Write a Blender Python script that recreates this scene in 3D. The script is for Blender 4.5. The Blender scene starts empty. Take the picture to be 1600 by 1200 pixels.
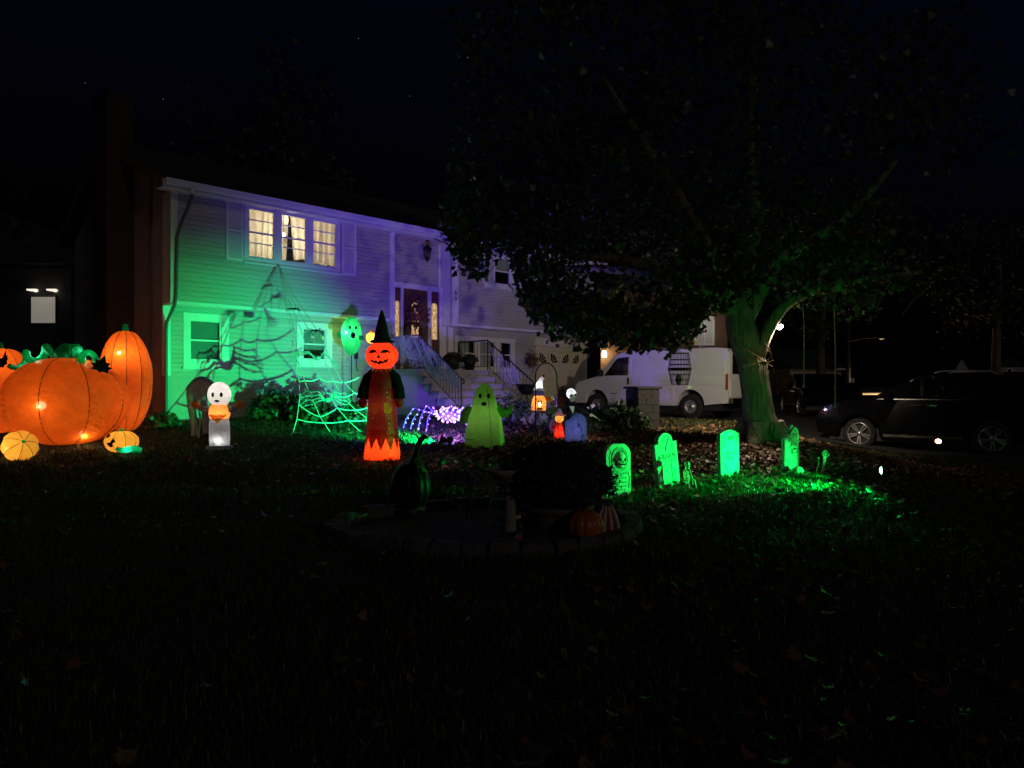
import bpy, bmesh, math, random
import numpy as np
from mathutils import Vector, Matrix, Euler, noise
from mathutils.geometry import tessellate_polygon
random.seed(7); rng = np.random.default_rng(7)
PI = math.pi
S = bpy.context.scene; COL = S.collection

# ------------------------------------------------------------------ camera, sky, ambient light, exposure
EYE = 1.5; FPX = 1110.0                      # eye height and focal length in photo pixels (1600 wide)
cd = bpy.data.cameras.new('camera'); cam = bpy.data.objects.new('camera', cd); COL.objects.link(cam)
cam.location = (0, 0, EYE); cam.rotation_euler = (PI/2, 0, 0)
cd.sensor_width = 36; cd.lens = 36*FPX/1600; cd.shift_y = 5/1600; cd.clip_start = .1; cd.clip_end = 2000
S.camera = cam
W = bpy.data.worlds.new('World'); S.world = W; W.use_nodes = True
wn = W.node_tree; bg = wn.nodes['Background']
sky = wn.nodes.new('ShaderNodeTexSky'); sky.sky_type = 'NISHITA'; sky.sun_disc = False
sky.sun_elevation = math.radians(-4); sky.sun_rotation = math.radians(150)
tint = wn.nodes.new('ShaderNodeMix'); tint.data_type = 'RGBA'; tint.blend_type = 'MULTIPLY'; tint.inputs['Factor'].default_value = 1
wn.links.new(sky.outputs[0], tint.inputs['A']); tint.inputs['B'].default_value = (.55, .75, 2.6, 1)       # the navy of the night sky
wn.links.new(tint.outputs['Result'], bg.inputs[0]); bg.inputs[1].default_value = .065
sd = bpy.data.lights.new('sun', 'SUN'); sun = bpy.data.objects.new('sun', sd); COL.objects.link(sun)
sd.energy = .08; sd.angle = math.radians(6); sd.color = (1, .86, .7)   # the last light of night: a faint far glow from the street behind
sun.rotation_euler = (math.radians(72), 0, math.radians(34))
S.render.engine = 'CYCLES'; S.cycles.use_denoising = True
S.cycles.max_bounces = 6; S.cycles.diffuse_bounces = 3; S.cycles.transparent_max_bounces = 12
S.cycles.sample_clamp_indirect = 4.0
S.view_settings.view_transform = 'Standard'; S.view_settings.look = 'None'
S.view_settings.exposure = 0; S.view_settings.gamma = 1; S.view_settings.use_curve_mapping = False

# ------------------------------------------------------------------ frames of reference
HO = Vector((-7.57, 15.8, 0)); HU = Vector((.714, .70, 0)).normalized(); HI = Vector((-HU.y, HU.x, 0))  # house corner, along the facade, into the house
HROT = math.atan2(HU.y, HU.x)
def hw(x, y, z): return HO + HU*x + HI*y + Vector((0, 0, z))           # house coordinates to world
def back(p, d):                                                         # farther along the same line of sight
    q = Vector((p.x*(p.y+d)/p.y, p.y+d, 0)); q.z = gz(q.x, q.y); return q
def sst(a, b, x):
    t = min(1, max(0, (x-a)/(b-a))); return t*t*(3-2*t)
def gz(x, y):                                                           # height of the ground
    hl = min(.72, max(0, .085*(y-8)))
    hl *= 1 - sst(4.9, 8.2, x)
    s = -HU.y*x + HU.x*y; w = HU.x*x + HU.y*y
    hd = float(np.interp(s, [-60, 5.4, 10, 16.7, 40], [0, 0, .52, .66, .8]))
    k = sst(14.6, 17.0, w)
    z = hl*(1-k) + hd*k
    far = sst(27, 42, y)
    return z*(1-far) + far*(.9 + .6*sst(32, 44, x))
def at(px, py, Y): return Vector(((px-800)/FPX*Y, Y, EYE + (605-py)/FPX*Y))   # a measured photo point at depth Y
def gat(px, py):                                                        # the ground point seen at a photo point
    Y = 2.4
    while Y < 80:
        p = at(px, py, Y)
        if p.z <= gz(p.x, p.y): return Vector((p.x, p.y, gz(p.x, p.y)))
        Y += .01
    return p
def onground(x, y, d=0): return Vector((x, y, gz(x, y)+d))

# ------------------------------------------------------------------ materials
MATS = {}
def newmat(name):
    m = bpy.data.materials.new(name); m.use_nodes = True; MATS[name] = m
    nt = m.node_tree; return m, nt, nt.nodes['Principled BSDF'], nt.nodes['Material Output']
def pm(name, col, rough=.6, var=.2, scale=6, bump=0, bscale=None, metal=0, spec=.5, stretch=(1,1,1), island=0, coat=0, transl=0, coord='Object', hue=0, bdist=.02):
    m, nt, b, out = newmat(name); N = nt.nodes; L = nt.links
    tc = N.new('ShaderNodeTexCoord'); mp = N.new('ShaderNodeMapping'); mp.inputs['Scale'].default_value = stretch
    L.new(tc.outputs[coord], mp.inputs[0])
    nz = N.new('ShaderNodeTexNoise'); nz.inputs['Scale'].default_value = scale; nz.inputs['Detail'].default_value = 8; nz.inputs['Roughness'].default_value = .65
    L.new(mp.outputs[0], nz.inputs['Vector'])
    hs = N.new('ShaderNodeHueSaturation'); hs.inputs['Color'].default_value = (*col, 1)
    mr = N.new('ShaderNodeMapRange'); mr.inputs[1].default_value = .25; mr.inputs[2].default_value = .75
    mr.inputs[3].default_value = 1-var; mr.inputs[4].default_value = 1+var
    L.new(nz.outputs[0], mr.inputs[0])
    val = mr.outputs[0]
    if island:
        g = N.new('ShaderNodeNewGeometry'); r2 = N.new('ShaderNodeMapRange'); r2.inputs[3].default_value = 1-island; r2.inputs[4].default_value = 1+island
        L.new(g.outputs['Random Per Island'], r2.inputs[0])
        mu = N.new('ShaderNodeMath'); mu.operation = 'MULTIPLY'; L.new(val, mu.inputs[0]); L.new(r2.outputs[0], mu.inputs[1]); val = mu.outputs[0]
        if hue:
            wn_ = N.new('ShaderNodeTexWhiteNoise'); wn_.noise_dimensions = '1D'; L.new(g.outputs['Random Per Island'], wn_.inputs['W'])
            r3 = N.new('ShaderNodeMapRange'); r3.inputs[3].default_value = .5-hue; r3.inputs[4].default_value = .5+hue
            L.new(wn_.outputs['Value'], r3.inputs[0]); L.new(r3.outputs[0], hs.inputs['Hue'])
    L.new(val, hs.inputs['Value']); L.new(hs.outputs[0], b.inputs['Base Color'])
    b.inputs['Roughness'].default_value = rough; b.inputs['Metallic'].default_value = metal
    b.inputs['Specular IOR Level'].default_value = spec; b.inputs['Coat Weight'].default_value = coat
    if bump:
        n2 = N.new('ShaderNodeTexNoise'); n2.inputs['Scale'].default_value = bscale or scale*4; n2.inputs['Detail'].default_value = 6
        L.new(mp.outputs[0], n2.inputs['Vector'])
        bp = N.new('ShaderNodeBump'); bp.inputs['Strength'].default_value = bump; bp.inputs['Distance'].default_value = bdist
        L.new(n2.outputs[0], bp.inputs['Height']); L.new(bp.outputs[0], b.inputs['Normal'])
    if transl:
        t = N.new('ShaderNodeBsdfTranslucent'); L.new(hs.outputs[0], t.inputs[0])
        mx = N.new('ShaderNodeMixShader'); mx.inputs[0].default_value = transl
        L.new(b.outputs[0], mx.inputs[1]); L.new(t.outputs[0], mx.inputs[2]); L.new(mx.outputs[0], out.inputs[0])
    return m
def fabric(name, col, transl=.62, transp=.04, var=.12):                # thin nylon of an inflatable, lit from inside
    m, nt, b, out = newmat(name); N = nt.nodes; L = nt.links
    tc = N.new('ShaderNodeTexCoord'); nz = N.new('ShaderNodeTexNoise'); nz.inputs['Scale'].default_value = 5; nz.inputs['Detail'].default_value = 5
    L.new(tc.outputs['Object'], nz.inputs['Vector'])
    hs = N.new('ShaderNodeHueSaturation'); hs.inputs['Color'].default_value = (*col, 1)
    mr = N.new('ShaderNodeMapRange'); mr.inputs[1].default_value = .3; mr.inputs[2].default_value = .7; mr.inputs[3].default_value = 1-var; mr.inputs[4].default_value = 1+var*.6
    L.new(nz.outputs[0], mr.inputs[0]); L.new(mr.outputs[0], hs.inputs['Value'])
    L.new(hs.outputs[0], b.inputs['Base Color']); b.inputs['Roughness'].default_value = .45
    wv = N.new('ShaderNodeTexNoise'); wv.inputs['Scale'].default_value = 9; L.new(tc.outputs['Object'], wv.inputs['Vector'])
    bp = N.new('ShaderNodeBump'); bp.inputs['Strength'].default_value = .6; bp.inputs['Distance'].default_value = .06
    L.new(wv.outputs[0], bp.inputs['Height']); L.new(bp.outputs[0], b.inputs['Normal'])
    t = N.new('ShaderNodeBsdfTranslucent'); L.new(hs.outputs[0], t.inputs[0]); L.new(bp.outputs[0], t.inputs['Normal'])
    mx = N.new('ShaderNodeMixShader'); mx.inputs[0].default_value = transl; L.new(b.outputs[0], mx.inputs[1]); L.new(t.outputs[0], mx.inputs[2])
    tp = N.new('ShaderNodeBsdfTransparent'); m2 = N.new('ShaderNodeMixShader'); m2.inputs[0].default_value = transp
    L.new(mx.outputs[0], m2.inputs[1]); L.new(tp.outputs[0], m2.inputs[2]); L.new(m2.outputs[0], out.inputs[0])
    return m
def glow(name, col, st):
    m, nt, b, out = newmat(name)
    b.inputs['Base Color'].default_value = (*col, 1); b.inputs['Emission Color'].default_value = (*col, 1); b.inputs['Emission Strength'].default_value = st
    return m
def glassmat(name, tint=(.9, .95, .95), refl=.08):
    m, nt, b, out = newmat(name); N = nt.nodes; L = nt.links
    tp = N.new('ShaderNodeBsdfTransparent'); tp.inputs[0].default_value = (*tint, 1)
    gl = N.new('ShaderNodeBsdfGlossy'); gl.inputs['Roughness'].default_value = .02
    lw = N.new('ShaderNodeLayerWeight'); lw.inputs[0].default_value = .25
    mr = N.new('ShaderNodeMapRange'); mr.inputs[3].default_value = refl; mr.inputs[4].default_value = .7; L.new(lw.outputs['Fresnel'], mr.inputs[0])
    mx = N.new('ShaderNodeMixShader'); L.new(mr.outputs[0], mx.inputs[0]); L.new(tp.outputs[0], mx.inputs[1]); L.new(gl.outputs[0], mx.inputs[2]); L.new(mx.outputs[0], out.inputs[0])
    return m

pm('soil', (.035, .026, .018), .95, .35, 3, .8, 30, coord='Object')
pm('lawn_soil', (.022, .026, .012), .95, .4, 2.5, .9, 40)
pm('grass', (.075, .085, .024), .42, .25, .8, island=.45, transl=.25, hue=.03, spec=.35)
pm('leaf_litter', (.17, .085, .035), .5, .3, 20, island=.6, hue=.035, spec=.6)
pm('leaf', (.048, .085, .024), .42, .25, 3, island=.45, transl=.28, hue=.03)
pm('far_leaf', (.03, .05, .02), .6, .3, 3, island=.4)
pm('bush_leaf', (.05, .10, .03), .4, .25, 4, island=.45, transl=.25, hue=.025)
pm('mum_leaf', (.028, .03, .02), .6, .3, 6, island=.5, transl=.15)
pm('pale_leaf', (.25, .30, .09), .5, .25, 5, island=.3, transl=.3)
pm('hydrangea', (.16, .15, .30), .7, .2, 30, island=.35)
pm('bark', (.19, .155, .12), .92, .75, 14, 1.0, 16, stretch=(1, 1, .16), bdist=.07)
pm('asphalt', (.05, .05, .052), .85, .3, 4, .5, 90)
pm('road', (.16, .13, .09), .9, .3, 1.5)
pm('siding', (.45, .44, .41), .55, .14, 1.6, .12, 60, stretch=(.15, 1, 3))
pm('sheath', (.40, .39, .37), .7, .1, 4)
pm('trim', (.74, .74, .73), .45, .05, 5)
pm('garage_paint', (.68, .62, .50), .5, .06, 5)
pm('foundation', (.42, .41, .39), .85, .12, 3, .4, 30)
pm('roofing', (.035, .034, .034), .9, .3, 12, .6, 40)
pm('brick', (.055, .028, .02), .85, .25, 8, .4, 60, island=.3)
pm('mortar', (.07, .062, .055), .9, .2, 20, .3)
pm('step_stone', (.33, .32, .33), .85, .25, 5, .5, 35)
pm('stone_grey', (.10, .092, .08), .9, .35, 7, .9, 28)
pm('block', (.022, .02, .019), .9, .3, 8, .8, 40)
pm('door_wood', (.13, .055, .035), .45, .35, 6, .2, 30, stretch=(6, 6, .6))
pm('iron', (.018, .018, .02), .4, .2, 20, .15, 80, metal=.4)
pm('gutter_dark', (.10, .10, .105), .5, .1, 6)
pm('curtain', (.75, .66, .52), .9, .10, 22, stretch=(6, 6, .5), transl=.6)
pm('net_curtain', (.55, .53, .52), .9, .1, 20, stretch=(5, 5, .4))
pm('dark_fabric', (.03, .028, .028), .95, .3, 10)
pm('room_paint', (.62, .55, .45), .9, .05, 3)
pm('blind', (.55, .55, .52), .6, .08, 6)
pm('van_paint', (.74, .74, .75), .28, .03, 3, coat=.6)
pm('black_plastic', (.02, .02, .021), .5, .15, 20)
pm('black_glass', (.006, .006, .007), .05, 0, 5, spec=.6)
pm('car_black', (.004, .004, .005), .14, .05, 5, spec=.12, coat=.08)
pm('tyre', (.018, .018, .018), .85, .2, 30, .3, 60)
pm('rim_silver', (.62, .62, .64), .3, .05, 8, metal=.85)
pm('rim_steel', (.48, .48, .49), .4, .1, 8, metal=.7)
pm('hub_dark', (.015, .015, .015), .6, .1, 8)
pm('chrome', (.75, .75, .76), .12, .02, 8, metal=1)
pm('tail_red', (.35, .02, .015), .15, .05, 8, coat=.5)
pm('foam_stone', (.54, .55, .53), .85, .32, 5, .8, 22)
pm('engraved', (.17, .175, .17), .9, .15, 20)
pm('bone', (.70, .66, .54), .6, .18, 14, .25, 40)
pm('socket', (.012, .011, .01), .9, .1, 10)
pm('rope', (.72, .68, .60), .9, .12, 60, .3, 120)
pm('spider_fur', (.30, .30, .31), .9, .25, 40, .6, 120)
pm('brown_fur', (.16, .06, .035), .9, .3, 40, .6, 120)
pm('cobweb', (.85, .86, .88), .9, .05, 20, transl=.35)
pm('pumpkin_skin', (.50, .13, .025), .42, .18, 5, .12, 30)
pm('pumpkin_stem', (.14, .12, .05), .8, .3, 20, .6, 40)
pm('black_shell', (.008, .006, .013), .4, .15, 5, .05, 20, spec=.15)
pm('terracotta', (.17, .12, .09), .8, .2, 8, .3, 40)
pm('birdbath_stone', (.33, .29, .23), .9, .3, 9, .7, 30)
pm('dry_stalk', (.15, .12, .07), .85, .3, 12)
pm('flag_red', (.45, .05, .04), .8, .12, 15)
pm('flag_white', (.68, .60, .50), .8, .1, 15)
pm('flag_blue', (.05, .06, .18), .8, .1, 15)
pm('seam', (.05, .012, .004), .9, .1, 10)
pm('black_cloth', (.010, .009, .011), .95, .2, 12, spec=.08)
pm('red_paint', (.40, .02, .015), .35, .1, 10)
pm('grey_cloth', (.34, .36, .33), .95, .25, 9, .4, 30)
pm('silver_tin', (.55, .56, .58), .35, .15, 10, metal=.6)
pm('far_wall', (.42, .38, .32), .8, .1, 2)
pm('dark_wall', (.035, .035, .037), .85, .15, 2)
pm('brown_wall', (.17, .095, .05), .8, .12, 2)
pm('wood_pole', (.012, .010, .008), .9, .3, 5)
fabric('nylon_orange', (.80, .14, .012))
fabric('nylon_yellow', (1, .50, .07))
fabric('nylon_green', (.03, .62, .22), .65, .04)
fabric('nylon_vine', (.02, .72, .33), .65, .03)
fabric('nylon_white', (.85, .82, .78), .6, .03)
fabric('nylon_grey', (.35, .36, .37), .55, .05)
fabric('nylon_peach', (.95, .36, .07), .6, .03)
fabric('nylon_red', (.95, .045, .012), .62, .02)
fabric('nylon_flame', (1, .075, .012), .62, .02)
fabric('nylon_robe', (.11, .010, .006), .45, .02)
fabric('nylon_lime', (.27, .64, .09), .5, .02)
fabric('nylon_violet', (.40, .36, .85), .5, .02)
fabric('nylon_teal', (.015, .16, .09), .5, .02)
glassmat('pane_glass', (.9, .95, .95), .035); glassmat('lantern_glass', (.85, .9, .88), .12)
glow('bulb_white', (1, .95, .86), 30); glow('bulb_warm', (1, .8, .5), 12); glow('bulb_pink', (1, .55, .82), 1.5); glow('bulb_blue', (.50, .26, 1), 1.9)
glow('lens_green', (.45, 1, .6), 5); glow('lens_purple', (1, .45, .95), 4); glow('lens_violet', (.25, .12, 1), 5); glow('lens_red', (1, .32, .16), 14); glow('lens_flood', (1, .97, .9), 40)
glow('lit_shade', (1, .9, .75), 1.0); glow('lit_blind', (.62, .56, .48), .30); glow('tail_lit', (1, .18, .05), 4); glow('street_bulb', (1, .8, .5), .4); glow('star_light', (.85, .9, 1), .45)
# lit glass of the front door: amber with leaded figure
m, nt, b, out = newmat('lit_glass')
nz = nt.nodes.new('ShaderNodeTexVoronoi'); nz.inputs['Scale'].default_value = 14
tcn = nt.nodes.new('ShaderNodeTexCoord'); nt.links.new(tcn.outputs['Object'], nz.inputs['Vector'])
cr = nt.nodes.new('ShaderNodeValToRGB'); cr.color_ramp.elements[0].color = (1, .72, .36, 1); cr.color_ramp.elements[1].color = (.55, .26, .08, 1)
nt.links.new(nz.outputs['Distance'], cr.inputs[0]); nt.links.new(cr.outputs[0], b.inputs['Emission Color']); b.inputs['Emission Strength'].default_value = .85
b.inputs['Base Color'].default_value = (.1, .08, .05, 1)

# ------------------------------------------------------------------ mesh builder
class MB:
    def __init__(s): s.v = []; s.f = []; s.sm = []
    def add(s, vs, fs, smooth=False):
        o = len(s.v); s.v += [tuple(v) for v in vs]; s.f += [tuple(i+o for i in f) for f in fs]; s.sm += [smooth]*len(fs); return s
    def box(s, x0, x1, y0, y1, z0, z1, mat=None):
        vs = [(x0,y0,z0),(x1,y0,z0),(x1,y1,z0),(x0,y1,z0),(x0,y0,z1),(x1,y0,z1),(x1,y1,z1),(x0,y1,z1)]
        if mat is not None: vs = [mat @ Vector(v) for v in vs]
        return s.add(vs, [(0,3,2,1),(4,5,6,7),(0,1,5,4),(1,2,6,5),(2,3,7,6),(3,0,4,7)])
    def tube(s, pts, r, n=8, cap=True, smooth=True):
        pts = [Vector(p) for p in pts]; k = len(pts)
        rs = r if isinstance(r, (list, tuple)) else [r]*k
        vs = []; up = None
        for i, p in enumerate(pts):
            d = (pts[min(i+1, k-1)]-pts[max(i-1, 0)])
            d = d.normalized() if d.length > 1e-9 else Vector((0, 0, 1))
            if up is None:
                up = Vector((0, 0, 1)) if abs(d.z) < .9 else Vector((1, 0, 0))
            a = up - d*up.dot(d)
            if a.length < 1e-6: a = d.orthogonal()
            a.normalize(); up = a; bb = d.cross(a)
            for j in range(n):
                t = 2*PI*j/n; vs.append(p + (a*math.cos(t)+bb*math.sin(t))*rs[i])
        fs = [(i*n+j, i*n+(j+1)%n, (i+1)*n+(j+1)%n, (i+1)*n+j) for i in range(k-1) for j in range(n)]
        s.add(vs, fs, smooth)
        if cap:
            s.add(vs[:n], [tuple(range(n))[::-1]]); s.add(vs[-n:], [tuple(range(n))])
        return s
    def lathe(s, prof, n=20, c=(0,0,0), fn=None, smooth=True, M=None):
        c = Vector(c); vs = []
        for (r, z) in prof:
            for j in range(n):
                t = 2*PI*j/n; k = fn(t, z) if fn else 1
                v = Vector((r*k*math.cos(t), r*k*math.sin(t), z)); vs.append((M @ v if M else v)+c)
        fs = [(i*n+j, i*n+(j+1)%n, (i+1)*n+(j+1)%n, (i+1)*n+j) for i in range(len(prof)-1) for j in range(n)]
        s.add(vs, fs, smooth)
        return s
    def ell(s, c, r, nu=16, nv=10, fn=None, M=None, smooth=True):
        if not isinstance(r, (tuple, list)): r = (r, r, r)
        c = Vector(c); vs = []
        for i in range(nv+1):
            ph = PI*i/nv
            for j in range(nu):
                th = 2*PI*j/nu; k = fn(th, ph) if fn else 1
                v = Vector((r[0]*k*math.sin(ph)*math.cos(th), r[1]*k*math.sin(ph)*math.sin(th), r[2]*(fn(None, ph) if False else 1)*math.cos(ph)))
                vs.append((M @ v if M else v)+c)
        fs = [(i*nu+j, (i+1)*nu+j, (i+1)*nu+(j+1)%nu, i*nu+(j+1)%nu) for i in range(nv) for j in range(nu)]
        return s.add(vs, fs, smooth)
    def prism(s, poly, y0, y1, M=None):                                # polygon in (x,z), thickness along y
        n = len(poly); vs = [Vector((p[0], y0, p[1])) for p in poly]+[Vector((p[0], y1, p[1])) for p in poly]
        if M is not None: vs = [M @ v for v in vs]
        ar = sum(poly[i][0]*poly[(i+1)%n][1]-poly[(i+1)%n][0]*poly[i][1] for i in range(n))
        fs = []
        for t in tessellate_polygon([[Vector((p[0], p[1], 0)) for p in poly]]):
            a = (poly[t[1]][0]-poly[t[0]][0])*(poly[t[2]][1]-poly[t[0]][1])-(poly[t[2]][0]-poly[t[0]][0])*(poly[t[1]][1]-poly[t[0]][1])
            if abs(a) < 1e-12: continue
            t = t if a > 0 else t[::-1]
            fs.append(tuple(t)); fs.append(tuple(i+n for i in t[::-1]))
        for i in range(n):
            j = (i+1) % n
            fs.append((i, i+n, j+n, j) if ar > 0 else (j, j+n, i+n, i))
        return s.add(vs, fs)
    def skin(s, poly, fn, off=.006, cuts=2):                            # a flat figure laid on a curved surface fn(u,v,offset)
        bm = bmesh.new(); vv = [bm.verts.new((p[0], p[1], 0)) for p in poly]
        bm.faces.new(vv); bmesh.ops.triangulate(bm, faces=bm.faces[:])
        for _ in range(cuts):
            bmesh.ops.subdivide_edges(bm, edges=bm.edges[:], cuts=1, use_grid_fill=True)
        bm.verts.index_update()
        bmesh.ops.triangulate(bm, faces=bm.faces[:])
        s.add([fn(v.co.x, v.co.y, off) for v in bm.verts], [tuple(v.index for v in f.verts) for f in bm.faces], True)
        bm.free(); return s
    def mesh(s, name):
        me = bpy.data.meshes.new(name); me.from_pydata(s.v, [], s.f)
        me.polygons.foreach_set('use_smooth', s.sm); me.update(); return me
    def build(s, name, mat, parent=None, bevel=0):
        me = s.mesh(name)
        if bevel:
            bm = bmesh.new(); bm.from_mesh(me); bmesh.ops.remove_doubles(bm, verts=bm.verts[:], dist=1e-5)
            es = [e for e in bm.edges if len(e.link_faces) == 2 and e.calc_face_angle(0) > .5]
            bmesh.ops.bevel(bm, geom=es, offset=bevel, segments=2, affect='EDGES', clamp_overlap=True)
            for f in bm.faces: f.smooth = False
            bm.to_mesh(me); bm.free()
        return link(name, me, mat, parent)
def link(name, me, mat, parent=None):
    o = bpy.data.objects.new(name, me); COL.objects.link(o)
    if mat and not me.materials: me.materials.append(MATS[mat] if isinstance(mat, str) else mat)
    if parent: o.parent = parent
    return o
def tag(o, label, cat, group=None):
    o['label'] = label; o['category'] = cat
    if group: o['group'] = group
    return o
def thing(name, label, cat, loc=(0,0,0), rz=0, group=None):
    o = bpy.data.objects.new(name, None); COL.objects.link(o); o.location = loc; o.rotation_euler = (0, 0, rz); o.empty_display_size = .1
    return tag(o, label, cat, group)
def struct(o): o['kind'] = 'structure'; return o
def stuff(o): o['kind'] = 'stuff'; return o
def lamp(name, kind, loc, power, col, parent=None, aim=None, size=None, blend=.5, radius=.04):
    d = bpy.data.lights.new(name, kind); d.energy = power; d.color = col; d.shadow_soft_size = radius
    o = bpy.data.objects.new(name, d); COL.objects.link(o); o.location = loc
    if parent: o.parent = parent
    if kind == 'SPOT':
        d.spot_size = math.radians(size); d.spot_blend = blend
        o.rotation_euler = Vector(aim).to_track_quat('-Z', 'Y').to_euler()
    return o
def copy_tree(o, parent=None, share=True):
    c = o.copy(); COL.objects.link(c)
    if parent: c.parent = parent
    for ch in list(o.children): copy_tree(ch, c)
    return c
def text_mb(txt, size, M, mb=None, ext=.002):
    cu = bpy.data.curves.new('lettering', 'FONT'); cu.body = txt; cu.size = size; cu.extrude = ext; cu.align_x = 'CENTER'; cu.resolution_u = 3
    o = bpy.data.objects.new('lettering', cu); COL.objects.link(o)
    dg = bpy.context.evaluated_depsgraph_get(); me = o.evaluated_get(dg).to_mesh()
    mb = mb or MB()
    mb.add([M @ v.co for v in me.vertices], [tuple(p.vertices) for p in me.polygons])
    bpy.data.objects.remove(o); bpy.data.curves.remove(cu); return mb
def rot_to(d, roll=0):                                                  # local z along d
    return Vector(d).normalized().to_track_quat('Z', 'Y').to_matrix().to_4x4()
def arc(cx, cz, r, a0, a1, n): return [(cx+r*math.cos(math.radians(a0+(a1-a0)*i/n)), cz+r*math.sin(math.radians(a0+(a1-a0)*i/n))) for i in range(n+1)]
def sag(p, q, d, n=8):
    p, q = Vector(p), Vector(q)
    return [p.lerp(q, i/n) - Vector((0, 0, d*4*(i/n)*(1-i/n))) for i in range(n+1)]

# ------------------------------------------------------------------ ground
def grid_mesh(name, xs, ys, zf, mat):
    vs = [(x, y, zf(x, y)) for y in ys for x in xs]; nx = len(xs)
    fs = [(j*nx+i, j*nx+i+1, (j+1)*nx+i+1, (j+1)*nx+i) for j in range(len(ys)-1) for i in range(nx-1)]
    return MB().add(vs, fs, True).build(name, mat)
xs = [-900, -300, -120, -60, -40] + [-30+i*.75 for i in range(74)] + [28, 32, 40, 50, 70, 120, 300, 900]
ys = [-300, -60, -12, -4, 0, 2] + [2.5+i*.6 for i in range(56)] + [38, 42, 46, 50, 54, 58, 62, 66, 72, 80, 100, 160, 400, 900]
struct(grid_mesh('lawn_ground', xs, ys, gz, 'lawn_soil'))
def drive_pt(s, w): return HI*s + HU*w
vs = []; fs = []; ss = [1.0+i*.55 for i in range(30)]; ww = [17.35, 18.4, 19.4, 20.4, 21.4, 22.4]
for s_ in ss:
    for w_ in ww:
        p = drive_pt(s_, w_); vs.append((p.x, p.y, gz(p.x, p.y)+.03))
nw = len(ww)
fs = [(j*nw+i, j*nw+i+1, (j+1)*nw+i+1, (j+1)*nw+i) for j in range(len(ss)-1) for i in range(nw-1)]
struct(MB().add(vs, fs, True).build('driveway', 'asphalt'))
# far street, lit by its lamp
vs = []
for i in range(14):
    t = i/13; x0_, x1_ = 14+22*t, 26+20*t
    vs += [(x0_, 43, gz(x0_, 43)+.06), (x1_, 84, gz(x1_, 84)+.06)]
struct(MB().add(vs, [(2*i, 2*i+2, 2*i+3, 2*i+1) for i in range(13)]).build('road', 'road'))

BED = Vector((-.28, 7.45, 0)); BRX, BRY = 1.55, 1.12
def in_bed(x, y, k=1.0): return ((x-BED.x)/(BRX*k))**2 + ((y-BED.y)/(BRY*k))**2 < 1
def free_lawn(x, y):
    w = HU.x*x+HU.y*y
    if w > 17.2: return False
    d = Vector((x, y, 0))-HO; lx, ly = d.dot(HU), d.dot(HI)
    if lx > -.1 and ly > .3 and lx < 15: return False
    if in_bed(x, y, .96): return False
    return True
def blades(n, name, mat, ylo=2.35, yhi=17.5, h=(.035, .085)):
    V = np.zeros((n, 5, 3)); k = 0
    while k < n:
        y = ylo+(yhi-ylo)*rng.random()**1.0; x = (rng.random()*2-1)*(.76*y+.4)
        if not free_lawn(x, y): continue
        if noise.noise(Vector((x*1.3, y*1.3, 0))) < -.32 and rng.random() < .7: continue
        z = gz(x, y); a = rng.random()*2*PI; hh = h[0]+(h[1]-h[0])*rng.random(); hh *= 1+.35*noise.noise(Vector((x*.9, y*.9, 4)))
        w = (.0022+.0016*rng.random())*(1+.09*y); ln = (.2+.9*rng.random())*hh; b = a+PI/2+(rng.random()-.5)
        ca, sa, cb, sb = math.cos(a)*w, math.sin(a)*w, math.cos(b), math.sin(b)
        V[k] = [(x-ca, y-sa, z-.005), (x+ca, y+sa, z-.005), (x+ca*.8+cb*ln*.35, y+sa*.8+sb*ln*.35, z+hh*.6), (x-ca*.8+cb*ln*.35, y-sa*.8+sb*ln*.35, z+hh*.6), (x+cb*ln, y+sb*ln, z+hh*(.75+.25*rng.random()))]
        k += 1
    me = bpy.data.meshes.new(name)
    base = (np.arange(n)*5)[:, None]
    q = base+np.array([0, 1, 2, 3]); t = base+np.array([3, 2, 4])
    me.vertices.add(n*5); me.vertices.foreach_set('co', V.reshape(-1))
    me.loops.add(n*7); me.loops.foreach_set('vertex_index', np.concatenate([q, t], 1).reshape(-1).astype(np.int32))
    me.polygons.add(n*2); ls = (np.arange(n)*7)[:, None]+np.array([0, 4]); me.polygons.foreach_set('loop_start', ls.reshape(-1).astype(np.int32))
    me.update(calc_edges=True); me.validate()
    return stuff(link(name, me, mat))
tag(blades(150000, 'grass', 'grass'), 'short dark lawn grass over the whole front yard', 'grass')
MAPLE = [(0,0),(.12,.10),(.42,.05),(.33,.22),(.50,.38),(.30,.42),(.34,.62),(.16,.60),(0,1),(-.16,.60),(-.34,.62),(-.30,.42),(-.50,.38),(-.33,.22),(-.42,.05),(-.12,.10)]
MAPLE_LO = [(0,0),(.44,.10),(.40,.40),(.22,.62),(0,1),(-.22,.62),(-.40,.40),(-.44,.10)]
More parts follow.
